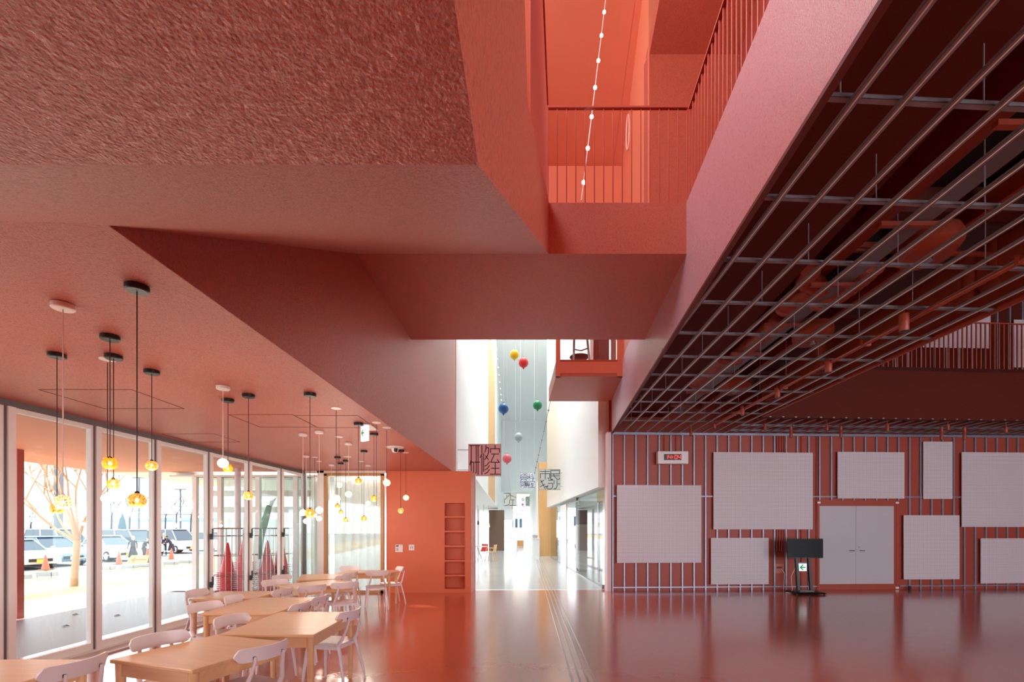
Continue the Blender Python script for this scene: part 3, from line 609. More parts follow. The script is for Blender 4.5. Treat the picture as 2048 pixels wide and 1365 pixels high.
# cars
TYRE = mat('tyre_rubber', (34,34,38), .7); CGL = mat('car_glass', (44,64,80), .1); HUB = mat('alloy_rim', (196,198,202), .3, metal=.6)
def car(label, px, py, L, Wd, H, col, rz, kind='hatch', plate=(250, 214, 70)):
    p = onz(px, py, -.38); t = thing('car', label, 'car', p, None, rz)
    paint = mat('car_paint_%s' % '_'.join(map(str, col)), col, .22, coat=.5)
    h = L/2
    # x forward = +x
    if kind == 'hatch': prof = [(-h,.32),(-h,.75),(-h+.12,.98),(-h+.35,1.0),(h-1.15,1.0),(h-.35,.80),(h-.05,.66),(h,.45),(h-.06,.24),(-h+.1,.24)]; cab = [(-h+.22,.97),(-h+.5,H-.04),(-h+.8,H),(h-2.1,H),(h-1.75,H-.06),(h-1.0,.97)]
    elif kind == 'van': prof = [(-h,.30),(-h,1.0),(-h+.1,1.05),(h-1.0,1.05),(h-.25,.88),(h,.7),(h,.3),(-h+.1,.26)]; cab = [(-h+.06,1.03),(-h+.2,H-.05),(-h+.5,H),(h-1.8,H),(h-1.5,H-.08),(h-.75,1.03)]
    else: prof = [(-h,.34),(-h,.80),(-h+.3,.92),(h-1.3,.92),(h-.3,.75),(h,.6),(h-.04,.26),(-h+.1,.26)]; cab = [(-h+.7,.9),(-h+1.2,H-.03),(-h+1.5,H),(h-2.2,H),(h-1.9,H-.05),(h-1.15,.9)]
    def loft(pr, w0, w1):
        zs = [z for _, z in pr]; z0, z1 = min(zs), max(zs); mm = M(); n = len(pr)
        for s_ in (-1, 1): mm.v += [(x, s_*(w0+(w1-w0)*(z-z0)/(z1-z0)), z) for x, z in pr]
        mm.f += [tuple(range(n)), tuple(range(2*n-1, n-1, -1))]+[(i, n+i, n+(i+1) % n, (i+1) % n) for i in range(n)]
        return mm
    o = loft(prof, Wd/2, Wd/2-.06).build('body', paint, None, bevel=.05); o.parent = t
    g = loft(cab, Wd/2-.07, Wd/2-.22).build('windows', CGL, None); g.parent = t
    # roof and pillars, body colour
    rf = [q for q in cab if q[1] > H-.1]
    x0, x1 = rf[0][0], rf[-1][0]; r_ = M().box((x0-.03,-(Wd/2-.2),H-.03), (x1+.03,Wd/2-.2,H+.025)).build('roof', paint, None, bevel=.02); r_.parent = t
    pl = M()
    for s_ in (-1, 1):
        for (a_, b_) in ((cab[0], rf[0]), (cab[-1], rf[-1]), (((cab[0][0]+cab[-1][0])/2, cab[0][1]), ((x0+x1)/2, H))):
            pl.tube([(a_[0], s_*(Wd/2-.065), a_[1]), (b_[0], s_*(Wd/2-.205), b_[1])], .035, 5)
    q = pl.build('pillars', paint, None); q.parent = t
    for wx_ in (-h+.72, h-.78):
        for s_ in (-1, 1):
            mm = M().lathe([(.30,0),(.31,.03),(.31,.17),(.30,.2)], (0,0,0), 18).build('wheel', TYRE, None, True); mm.rotation_euler = (PI/2*s_, 0, 0); mm.location = (wx_, s_*(Wd/2+.01), .31); mm.parent = t
            hb_ = M().lathe([(.2,-.012),(.2,.02)], (0,0,0), 14).build('rim', HUB, None); hb_.parent = mm
    for s_ in (-1, 1):
        z = .66 if kind != 'van' else .78
        q = M().cb((h-.14, s_*(Wd/2-.26), z), (.22,.34,.13)).build('headlight', mat('headlight_lens', (222,232,238), .08), None, bevel=.03); q.parent = t
        q = M().cb((h-.95, s_*(Wd/2+.08), 1.02), (.12,.16,.12)).build('mirror', paint, None, bevel=.03); q.parent = t
    q = M().cb((h+.005,0,.46), (.03,.9,.14)).build('grille', BLACK, None); q.parent = t
    q = M().cb((h+.03,0,.42), (.02,.34,.17)).build('number_plate', mat('plate_%d' % plate[2], plate, .5), None); q.parent = t
car('silver car cut off by the left window post, nearest in the car park', 30, 1138, 4.2, 1.7, 1.42, (206,210,214), -.35, 'sedan')
car('blue hatchback behind the tree trunk', 95, 1131, 4.1, 1.72, 1.52, (96,136,182), -.30, 'hatch', (240,240,240))
car('white van behind the blue hatchback', 118, 1116, 4.6, 1.75, 1.9, (236,240,242), -.30, 'van', (241,241,240))
car('white compact car beside the cones with a yellow plate', 222, 1122, 3.5, 1.55, 1.5, (238,240,242), -.38, 'hatch')
car('white minivan with roof carriers behind the standing woman', 262, 1112, 4.6, 1.75, 1.85, (232,238,242), -.32, 'van', (242,241,240))
car('silver grey van behind the standing group on the right', 357, 1106.5, 3.4, 1.6, 1.85, (196,204,210), -.42, 'van')
car('white car half hidden by the third window post', 420, 1102, 4.0, 1.65, 1.6, (226,230,234), -.4, 'hatch', (243,241,240))
# people in the car park
SKIN = mat('skin', (226,178,152), .5); SUIT = mat('dark_navy_cloth', (34,36,52), .8); HAIR = mat('dark_hair', (44,34,30), .6); SHIRT = mat('white_shirt', (230,232,236), .7); LTHAIR = mat('light_brown_hair', (176,140,104), .6)
def person(label, px, py, hgt, pose, hair, rz=0, lean=0):
    p = onz(px, py, -.38); t = thing('person', label, 'person', p, None, rz); k = hgt/1.7
    J = dict(pel=(0,0,.92), ch=(0,lean*.5,1.22), nk=(0,lean,1.42), hd=(0,lean*1.2,1.50), ls=(-.17,lean,1.38), rs=(.17,lean,1.38))
    if pose == 'bend': J.update(ch=(.0,-.12,1.16), nk=(0,-.26,1.34), ls=(-.17,-.22,1.32), rs=(.17,-.22,1.32), hd=(0,-.34,1.42))
    le = (J['ls'][0]-.08, J['ls'][1]-.05, J['ls'][2]-.27); re = (J['rs'][0]+.08, J['rs'][1]-.05, J['rs'][2]-.27)
    lh = (le[0]+.10, le[1]-.2, le[2]-.02); rh = (re[0]-.10, re[1]-.2, re[2]+.0)
    if pose == 'walk': lh = (le[0], le[1]-.05, le[2]-.24); rh = (re[0], re[1]-.05, re[2]-.24)
    V = [J['pel'], J['ch'], J['nk'], J['ls'], le, lh, J['rs'], re, rh, (-.1,0,.86), (-.11,-.02,.48), (-.11,.02,.08), (.1,0,.86), (.12,-.04,.48), (.13,.03,.08), (-.11,-.09,.04), (.13,-.07,.04)]
    E = [(0,1),(1,2),(2,3),(3,4),(4,5),(2,6),(6,7),(7,8),(0,9),(9,10),(10,11),(0,12),(12,13),(13,14),(11,15),(14,16)]
    R = [.15,.16,.07,.075,.05,.035,.075,.05,.035,.1,.07,.05,.1,.07,.05,.04,.04]
    me = bpy.data.meshes.new('body'); me.from_pydata([tuple(c*k for c in v) for v in V], E, []); o = bpy.data.objects.new('body', me); COL.objects.link(o); o.parent = t
    md = o.modifiers.new('skin', 'SKIN'); sb = o.modifiers.new('sub', 'SUBSURF'); sb.levels = 1; sb.render_levels = 1
    sv = me.skin_vertices[0].data
    for i, r in enumerate(R): sv[i].radius = (r*k, r*k*.75)
    sv[0].use_root = True; me.materials.append(SUIT)
    hc = Vector(J['hd'])+Vector((0,-.01,.09)); hd = M().lathe([(.02,-.12),(.055,-.10),(.075,-.03),(.08,.03),(.06,.09),(.02,.115)], (0,0,0), 14).build('head', SKIN, None, True); hd.location = hc*k; hd.parent = t; hd.scale = (k,)*3
    M().lathe([(.088,-.03 if hair is not LTHAIR else -.12),(.092,.03),(.07,.10),(.02,.128)], (0,.02,0), 14).build('hair', hair, None, True).parent = hd
    M().cb((0,-.085,-.01), (.02,.03,.035)).build('nose', SKIN, None).parent = hd
    for hp in (lh, rh):
        hm = M(); hm.cb((hp[0],hp[1],hp[2]-.03), (.035,.08,.08))
        for f_ in range(4): hm.tube([(hp[0]-.02+f_*.012,hp[1]-.03,hp[2]-.05),(hp[0]-.02+f_*.012,hp[1]-.07-.005*f_,hp[2]-.08)], .006, 5)
        hm.tube([(hp[0]+.03,hp[1]-.01,hp[2]-.02),(hp[0]+.035,hp[1]-.05,hp[2]-.04)], .007, 5)
        q = hm.build('hand', SKIN, None); q.parent = t; q.scale = (k,)*3
    if pose == 'suit': q = M().cb((0,J['ch'][1]-.13,1.27), (.1,.02,.22)).build('shirt_front', SHIRT, None); q.parent = t
    if hair is LTHAIR or pose == 'bend': q = M().lathe([(.26,.35),(.2,.7),(.15,.95)], (0,0,0), 14).build('coat_skirt', SUIT, None, True); q.parent = t; q.scale = (k,)*3
person('person in a long black coat with light hair beside the white compact car', 266, 1125, 1.5, 'walk', LTHAIR, .3)
person('person in dark clothes half hidden by the window post', 288, 1121, 1.4, 'bend', HAIR, 1.2)
person('person in a dark suit and white shirt facing the hall', 328, 1112, 1.62, 'suit', HAIR, .4)
person('person in black leaning forward beside the suited person', 343, 1112, 1.5, 'bend', HAIR, -1.1)
# barrier bars between cones
tag(M().tube([onz(238,1130,-.36)+Vector((0,0,.55)), onz(160,1138,-.34)+Vector((0,0,.5))], .02, 6).build('barrier_bar', WMET), 'white barrier bar reaching left from the second cone', 'bar')
tag(M().tube([onz(343,1120,-.37)+Vector((0,0,.55)), onz(322,1122,-.37)+Vector((0,0,.55))], .02, 6).build('barrier_bar', WMET), 'white barrier bar left of the cone by the group', 'bar')
# main tree
BARK = mat('pale_bark', (176, 142, 110), .85, var=.15, vscale=6)
def tree(label, base, h, r0, spread, seed, depth=5, trunk_h=None, mt=BARK, name='bare_tree'):
    rnd = random.Random(seed); t = thing(name, label, 'tree', base, 'bare trees in the car park' if name == 'bare_tree' and depth < 5 else None)
    b = Vector(base); th = trunk_h or h*.35
    M().tube([b+Vector((0,0,-.1)), b+Vector((.02,0,th*.3)), b+Vector((.05,.02,th*.7)), b+Vector((.10,0,th))], [r0*1.1,r0,r0*.92,r0*.95], 9).build('trunk', mt, t, True)
    top = b+Vector((.10,0,th))
    def grow(mm, p, d, L, r, k):
        q = p; pts = [p]; dd = d.copy()
        for s_ in range(3):
            dd = (dd+Vector((rnd.uniform(-.16,.16), rnd.uniform(-.16,.16), rnd.uniform(-.02,.12)))).normalized(); q = q+dd*L/3; pts.append(q)
        mm.tube(pts, [r, r*.85, r*.72, r*.6], 5 if k < 3 else 4, cap=False)
        if k > 0:
            for _ in range(3 if k > 2 else rnd.choice([2, 3])):
                nd = (dd+Vector((rnd.uniform(-1,1), rnd.uniform(-1,1), rnd.uniform(-.3,.7)))*.62).normalized()
                grow(mm, pts[rnd.choice([2,3])], nd, L*rnd.uniform(.6,.8), r*.55, k-1)
    for i, dv in enumerate(spread):
        mm = M(); grow(mm, top-Vector((0,0,.06)), Vector(dv).normalized(), (h-th)*.40, r0*.5, depth-1); mm.build('branch', mt, t)
tree('bare pale tree rooted in the sand behind the first pane', onz(148,1176,-.17), 6.2, .095, [(-1.1,0,.9),(-.6,.2,1.2),(-.25,-.1,1.5),(.12,.2,1.6),(.5,0,1.5),(-.9,-.3,.55),(-.4,.5,1.0),(.35,-.4,1.1)], 5, 6, 1.42)
GT = mat('grey_distant_bark', (70,70,84), .9)
for i, (px, Y, h) in enumerate([(222,60,9),(258,58,8),(330,70,9),(352,72,10),(381,66,9),(60,60,6),(100,64,6)]):
    tree('distant bare tree, %s' % ['thin, right of the second post','tall and thin, behind the compact car','left of the third post','behind the silver van','near the white jamb of the next room','low, at the far left','low, left of the utility pole'][i], ((px-CX)/F*Y, Y, -.4), h, .10, [(.5,0,1),(-.5,.2,1),(0,.3,1.3)], 20+i, 4, h*.4, GT)
# utility poles, cypress, far building, hedge
POLE = mat('concrete_pole', (104,108,118), .8)
for i, (px, Y, h, r) in enumerate([(117,44,11,.33),(278,62,8.5,.12),(307,64,6,.1),(361,75,8,.12)]):
    b = Vector(((px-CX)/F*Y, Y, -.4)); t = thing('utility_pole', ['thick concrete utility pole behind the tree','thin lamp pole above the white minivan','short thin pole left of the third post','thin pole with a crossbar behind the silver van'][i], 'pole', b)
    M().tube([b, b+Vector((0,0,h))], r, 10).build('pole', POLE, t, True)
    M().cb(b+Vector((0,0,h-.1)), (1.6 if i else .2,.2,.14)).build('crossarm', POLE, t)
    if i == 3: M().cb(b+Vector((0,0,h-4.0)), (9,.15,.15)).build('wide_crossbar', POLE, t)
b = Vector(((245-CX)/F*60, 60, -.4)); t = thing('cypress', 'narrow dark cypress between the parked cars and the sky', 'tree', b)
M().lathe([(.2,0),(.42,.8),(.40,2.0),(.27,2.9),(.1,3.5),(.02,3.8)], b, 12, wob=lambda a_, z: 1+.18*math.sin(a_*5+z*7)).build('foliage', mat('dark_cypress', (64,92,104), .9), t, True)
b = Vector((-88, 118, -.4)); t = thing('warehouse', 'long pale blue warehouse on the horizon', 'building', b)
M().box((-108,118,-.4), (-66,140,3.2)).build('wall', mat('pale_blue_cladding', (188,208,222), .7), t); M().box((-108.3,117.7,3.2), (-65.7,140.3,3.9)).build('roof', mat('blue_grey_roof', (150,176,196), .7), t)
t = thing('warehouse', 'low white shed on the horizon behind the blue hatchback', 'building', (-112, 100, -.4))
M().box((-122,100,-.4), (-92,112,1.3)).build('wall', mat('white_cladding', (226,232,238), .7), t); M().box((-122.2,99.8,1.3), (-91.8,112.2,1.5)).build('roof', mat('blue_grey_roof', (150,176,196), .7), t)
# overhead cables
for z_, k in ((4.4, 0), (3.6, 1), (4.9, 2)):
    tag(M().tube([(-66+.0*k,56,z_+.5), (-50,60,z_), (-36,66,z_+.6)], .02, 4).build('power_cable', GT), ['middle overhead cable crossing the sky','lowest overhead cable crossing the sky','highest overhead cable crossing the sky'][k], 'cable')
# cage trolleys with stacked red cones
RC = mat('red_cone_plastic', (226, 54, 66), .4)
def cage(label, x0, x1, y0, y1, base=.14, H=1.62):
    t = thing('cage_trolley', label, 'trolley', ((x0+x1)/2, y0, -.02)); r = .012
    M().box((x0,y0,base-.03), (x1,y1,base)).build('deck', STEEL, t)
    for s_ in ((x0,y0),(x1,y0),(x0,y1),(x1,y1)):
        M().tube([(s_[0],s_[1],base),(s_[0],s_[1],H)], .014, 6).build('corner_post', STEEL, t)
        M().tube([(s_[0]-.025,s_[1],.035),(s_[0]+.025,s_[1],.035)], .055, 12).build('caster', BLACK, t, True)
    for (a_, b_, y) in ((x0, x1, y0), (x0, x1, y1)):
        mm = M()
        for z in (.55, 1.0, 1.45, H): mm.tube([(a_,y,z),(b_,y,z)], .009 if z < H else .014, 5)
        n = 6
        for i in range(1, n): mm.tube([(a_+(b_-a_)*i/n,y,base),(a_+(b_-a_)*i/n,y,H)], .007, 5)
        mm.build('mesh_side', STEEL, t)
    for x in (x0, x1):
        mm = M()
        for z in (.55, 1.0, H): mm.tube([(x,y0,z),(x,y1,z)], .009, 5)
        mm.build('mesh_end', STEEL, t)
cage('left wire cage trolley full of stacked red cones', -6.85, -6.06, 10.9, 11.6)
cage('right wire cage trolley of red cones beside a green umbrella bundle', -6.0, -5.42, 11.25, 11.95)
def ordn(k): return {1:'first',2:'second',3:'third',4:'fourth',5:'fifth',6:'sixth',7:'seventh',8:'eighth',9:'ninth',10:'tenth',11:'eleventh',12:'twelfth',13:'thirteenth',14:'fourteenth',15:'fifteenth',16:'sixteenth'}[k]
def cone_stack(label, x, y, n, base=.14):
    top = None
    for i in range(n):
        z = base+i*.045
        t = thing('stacked_cone', 'red cone, '+(('topmost' if i == n-1 else ordn(n-i)+' from the top')+' of the '+label), 'cone', (x, y, z), 'stacked red cones, '+label)
        pr = [(.155,.012),(.15,.03),(.025,.68),(.018,.70)] if i == n-1 else [(.155,.012),(.15,.03),(.12,.2)]
        M().lathe(pr, (x,y,z), 16).build('cone_body', RC, t, True)
        M().cb((x,y,z+.007), (.36,.36,.014), .1*((i*7) % 3-1)).build('base', RC, t)
cone_stack('shorter stack in the left cage', -6.62, 11.25, 11); cone_stack('taller stack in the left cage', -6.25, 11.3, 16)
cone_stack('left stack in the right cage', -5.82, 11.5, 12); cone_stack('right stack in the right cage', -5.62, 11.75, 14)
t = thing('umbrella_bundle', 'green folded garden umbrella bundle sticking out of the right cage', 'umbrella', (-5.85, 11.35, .2))
M().tube([(-5.95,11.4,.9),(-5.90,11.38,1.4),(-5.82,11.36,1.75),(-5.68,11.32,2.15)], [.04,.06,.085,.06], 9).build('folded_fabric', mat('green_umbrella_fabric', (92,140,110), .8, var=.3, vscale=14), t, True)
for k in range(4): M().tube([(-5.69+k*.02,11.32,2.12),(-5.64+k*.03,11.3,2.27),(-5.60+k*.03,11.3,2.25+.03*k)], .008, 5).build('rib', GPLAS, t)
# ================================================================== TABLES AND CHAIRS
def table(label, c, size, rz):
    t = thing('dining_table', label, 'table', (c[0], c[1], 0), 'pale wooden dining tables', rz)
    a, b = size[0]/2, size[1]/2
    def ch(m, par=t, **k): o = m; o.parent = par; return o
    ch(M().box((-a,-b,.692), (a,b,.72)).build('tabletop', TABLE, None, bevel=.006))
    ap = M().box((-a+.05,-b+.03,.60), (a-.05,-b+.05,.692)).box((-a+.05,b-.05,.60), (a-.05,b-.03,.692)).box((-a+.03,-b+.05,.60), (-a+.05,b-.05,.692)).box((a-.05,-b+.05,.60), (a-.03,b-.05,.692))
    ch(ap.build('apron', TABLE, None))
    for sx_ in (-1, 1):
        for sy in (-1, 1):
            x, y = sx_*(a-.045), sy*(b-.045)
            ch(M().lathe([(.021,0),(.032,.66),(.034,.692)], (x,y,0), 12).build('leg', TABLE, None, True))
    return t
table('nearest pale table, cut off at the bottom left corner', (-3.52, 2.85), (1.15, 1.10), 0)
table('square pale table standing askew in the front row', (-2.318, 3.66), (.79, .83), math.radians(-18.7))
table('pale table in the foreground beside the single chair on the aisle', (-2.13, 4.745), (.83, 1.13), 0)
table('pale table in the second row behind the aisle table', (-2.98, 5.81), (.80, 1.17), math.radians(1.5))
table('square pale table by the glass doors in the second row', (-3.79, 6.65), (.82, .76), math.radians(3))
table('pale table turned diagonally in the third row', (-3.19, 7.95), (.76, 1.04), math.radians(-38))
table('pale table by the glass doors in the last row', (-3.58, 9.12), (.80, 1.08), math.radians(19))
table('farthest pale table in front of the red end wall', (-3.0, 10.15), (1.08, .68), 0)
def make_chair():
    t = thing('plastic_chair', '', 'chair', (0,0,0))
    def A(o, par=None): o.parent = par or t; return o
    # chair faces +y (seat towards +y), back at -y
    n = 14; mm = M(); ring_t = []; ring_b = []
    for i in range(28):
        a_ = 2*PI*i/28; ca, sa = math.cos(a_), math.sin(a_)
        x = .205*math.copysign(abs(ca)**.62, ca)*(1+.07*sa); y = .20*math.copysign(abs(sa)**.62, sa)+.02
        ring_t.append((x, y, .452)); ring_b.append((x*.96, y*.96+.001, .428))
    inner = [(x*.7, y*.7+.006, .443) for x, y, _ in ring_t]
    mm.v = ring_b+ring_t+inner+[(0,.01,.440)]; k = 28
    mm.f = [tuple(range(k-1, -1, -1))]+[(i, (i+1) % k, k+(i+1) % k, k+i) for i in range(k)]+[(k+i, k+(i+1) % k, 2*k+(i+1) % k, 2*k+i) for i in range(k)]+[(2*k+i, 2*k+(i+1) % k, 3*k) for i in range(k)]
    A(mm.build('seat', PLAST, None, True))
    # skirt under the seat edge
    A(M().box((-.17,-.17,.40), (.17,-.15,.43)).box((-.17,.17,.40), (.17,.19,.43)).box((-.185,-.16,.40), (-.165,.18,.43)).box((.165,-.16,.40), (.185,.18,.43)).build('seat_frame', PLAST, None))
    for s_ in (-1, 1):
        A(M().tube([(s_*.165,.165,.43),(s_*.172,.185,.36),(s_*.195,.205,.15),(s_*.205,.212,0)], [.019,.018,.014,.011], 10, r2=[.022,.02,.015,.012]).build('leg', PLAST, None, True))
        A(M().tube([(s_*.165,-.165,.43),(s_*.172,-.185,.36),(s_*.200,-.235,.15),(s_*.212,-.26,0)], [.019,.018,.014,.011], 10, r2=[.024,.022,.016,.012]).build('leg', PLAST, None, True))
        A(M().tube([(s_*.165,-.15,.43),(s_*.155,-.20,.50),(s_*.128,-.232,.60),(s_*.118,-.255,.68),(s_*.118,-.258,.72)], [.020,.017,.016,.014,.011], 10, r2=[.024,.017,.013,.012,.010]).build('back_post', PLAST, None, True))
    # curved backrest
    mm = M(); N = 22; fr = []; bk = []
    def hgt(u): e = abs(u); return .052*math.sqrt(max(0.0, 1-max(0, (e-.80)/.20)**2)) if e > .80 else .052
    for i in range(N+1):
        u = -1+2*i/N; u = max(-.995, min(.995, u)); x = .225*u; y = -.262+.085*u*u; h = max(.006, hgt(u)); ti = .028*(1)
        for (q, off) in ((fr, .008), (bk, -.008)):
            q.append([(x, y+off+ti*(-.5)*(j/4-.5)*2*.6, .735+h*(j/4*2-1)) for j in range(5)])
    vs = [p_ for s_ in fr for p_ in s_]+[p_ for s_ in bk for p_ in s_]; o_ = (N+1)*5; fs = []
    for i in range(N):
        for j in range(4):
            fs.append((i*5+j, i*5+j+1, (i+1)*5+j+1, (i+1)*5+j)); fs.append((o_+i*5+j, o_+(i+1)*5+j, o_+(i+1)*5+j+1, o_+i*5+j+1))
        fs.append((i*5+4, o_+i*5+4, o_+(i+1)*5+4, (i+1)*5+4)); fs.append((i*5, (i+1)*5, o_+(i+1)*5, o_+i*5))
    for i in (0, N):
        for j in range(4): fs.append((i*5+j, o_+i*5+j, o_+i*5+j+1, i*5+j+1) if i == 0 else (i*5+j, i*5+j+1, o_+i*5+j+1, o_+i*5+j))
    mm.add(vs, fs); b = A(mm.build('backrest', PLAST, None, True))
    for s_ in (-1, 1): A(M().cb((s_*.118,-.2475,.712), (.018,.006,.022)).build('black_joint', BLACK, None), b)
    return t
chair0 = make_chair()
first = [True]
def chair(bc, face, label):
    # bc = middle of the backrest, face = facing direction
    f = Vector(face).normalized(); rz = math.atan2(-f.x, f.y)
    loc = (bc[0]+f.x*.262, bc[1]+f.y*.262, 0)
    if first[0]:
        first[0] = False; chair0.location = loc; chair0.rotation_euler = (0,0,rz); chair0['label'] = label; chair0['group'] = 'white plastic chairs around the dining tables'; return
    copy_tree(chair0, loc, rz, label, 'white plastic chairs around the dining tables')
chair((-2.79, 3.16), (-1, .12), 'white plastic chair at the bottom left corner, beside the nearest table')
chair((-1.78, 3.56), (-.906, .42), 'white plastic chair in the foreground right of the askew square table')
chair((-1.64, 5.06), (-1, .2), 'white plastic chair standing alone on the aisle side of the foreground table')
chair((-2.90, 3.93), (.9, -.42), 'white plastic chair behind the askew table, near the glass doors')
chair((-4.42, 6.68), (1, -.06), 'white plastic chair pushed under the square table against the glass doors')
chair((-3.58, 5.55), (.93, -.3), 'white plastic chair left of the second row table, nearer one')
chair((-3.57, 6.08), (1, .05), 'white plastic chair left of the second row table, farther one')
chair((-2.80, 4.73), (.97, -.22), 'white plastic chair left of the foreground aisle table')
chair((-3.17, 6.83), (-.98, .2), 'white plastic chair right of the square table in the second row')
chair((-2.93, 7.17), (-.72, .69), 'white plastic chair on the near side of the diagonal table, left one')
chair((-2.60, 7.58), (-.55, .84), 'white plastic chair on the near side of the diagonal table, by the aisle')
chair((-2.37, 5.57), (-1, .1), 'white plastic chair right of the second row table, nearer one')
chair((-2.37, 6.09), (-1, 0), 'white plastic chair right of the second row table, farther one')
chair((-2.66, 9.56), (-.35, .93), 'white plastic chair in front of the farthest table')
chair((-2.38, 10.53), (-.85, -.5), 'white plastic chair turned at the right end of the farthest table, before the red wall')
chair((-3.60, 10.80), (.05, -1), 'white plastic chair behind the farthest table, facing the camera')
chair((-2.98, 8.72), (-.95, .33), 'white plastic chair right of the last table by the doors, nearer one')
chair((-3.04, 9.28), (-.95, .33), 'white plastic chair right of the last table by the doors, farther one')
chair((-4.22, 8.75), (.92, -.35), 'white plastic chair left of the last table, backing on to the glass doors')
chair((-3.95, 7.98), (.80, -.60), 'white plastic chair on the door side of the diagonal table')
# ================================================================== PENDANT LAMPS
def glowglass(name, col, ecol, es, speck=False, ribs=False, clear=0.0):
    m = bpy.data.materials.new(name); m.use_nodes = True; n = m.node_tree.nodes; l = m.node_tree.links; b = n['Principled BSDF']
    b.inputs['Base Color'].default_value = (*s2l(col), 1); b.inputs['Roughness'].default_value = .08; b.inputs['Alpha'].default_value = 1-clear
    b.inputs['Emission Color'].default_value = (*s2l(ecol), 1); b.inputs['Emission Strength'].default_value = es
    tc = n.new('ShaderNodeTexCoord')
    if speck:
        nz = n.new('ShaderNodeTexVoronoi'); nz.inputs['Scale'].default_value = 95; rp = n.new('ShaderNodeValToRGB'); rp.color_ramp.elements[0].position = .25; rp.color_ramp.elements[0].color = (*s2l((110,60,20)), 1); rp.color_ramp.elements[1].position = .5; rp.color_ramp.elements[1].color = (*s2l(ecol), 1)
        l.new(tc.outputs['Object'], nz.inputs['Vector']); l.new(nz.outputs['Distance'], rp.inputs[0]); l.new(rp.outputs[0], b.inputs['Emission Color']); l.new(rp.outputs[0], b.inputs['Base Color'])
    return m
PG = {'speckle': glowglass('amber_speckled_glass', (226,140,50), (246,164,74), .42, speck=True, clear=.08),
      'pale': glowglass('pale_speckled_glass', (250,200,130), (255,212,150), .55, speck=True, clear=.06),
      'ribbed': glowglass('amber_ribbed_glass', (222,160,10), (230,160,16), .2, clear=.3),
      'clear': glowglass('clear_ribbed_glass', (236,230,226), (240,228,220), .06, clear=.7),
      'opal': glowglass('opal_glass', (250,236,204), (255,238,200), .5),
      'rose': glowglass('clear_pinkish_ribbed_glass', (250,214,190), (255,214,184), .2, clear=.5)}
BULB = mat('lamp_bulb', (255,240,200), .4, emit=(255,226,160), estr=8)
WCORD = mat('white_cord', (236,206,196), .6); BCORD = mat('black_cord', (62,36,34), .6)
def pendant(i, can, cpx, cpy, gpx, gpy, wpx, style, label):
    Y = F*(CZ-.03-EYE)/(HY-cpy); Xc = (cpx-CX)/F*Y; zg = EYE-(gpy-HY)/F*Y
    t_ = (gpx-CX)/F; R = wpx/F*Y/2/math.sqrt(1+t_*t_)*1.0
    t = thing('pendant_lamp', label, 'pendant lamp', (Xc, Y, CZ), 'glass pendant lamps over the dining tables')
    cm = {'b': BLACK, 'w': WMET, 'd': WMET}[can]
    if can == 'd': M().lathe([(.058,-.006),(.06,0)], (Xc,Y,CZ), 20).build('canopy', cm, t, True)
    else: M().lathe([(.055,-.034),(.062,-.028),(.062,-.002)], (Xc,Y,CZ-.001), 20).build('canopy', cm, t, True)
    M().tube([(Xc,Y,CZ-.03),(Xc,Y,zg+R*.8)], .0035 if can != 'w' else .004, 5).build('cord', WCORD if can == 'w' else BCORD, t)
    ob = .92
    prof = [(R*math.cos(a_), R*ob*math.sin(a_)) for a_ in [(-80+160*q/12)*PI/180 for q in range(13)]]
    rib = (lambda a_, z: 1+.05*math.cos(a_*14)) if style in ('ribbed','clear','rose') else None
    gl = M().lathe([(max(r, .004), z) for r, z in prof], (Xc,Y,zg), 42 if rib else 22, wob=rib).build('glass_shade', PG[style], t, True)
    M().lathe([(R*.28,-.004),(R*.26,.008),(R*.08,.014)], (Xc,Y,zg+R*ob*.96), 14).build('cap', BLACK if can == 'b' else WMET, t, True)
    if style in ('ribbed','clear'):
        mm = M()
        for q in range(7):
            a_ = 2*PI*q/7; mm.tube([(Xc+R*.35*math.cos(a_),Y+R*.35*math.sin(a_),zg+R*ob*.9),(Xc+R*.75*math.cos(a_),Y+R*.75*math.sin(a_),zg+R*ob*1.0)], R*.07, 5)
        mm.build('crown_petals', PG[style], t)
    if style != 'opal': M().lathe([(R*.08,-R*.28),(R*.22,-R*.1),(R*.2,R*.1),(R*.1,R*.3)], (Xc,Y,zg), 10).build('bulb', BULB, t, True)
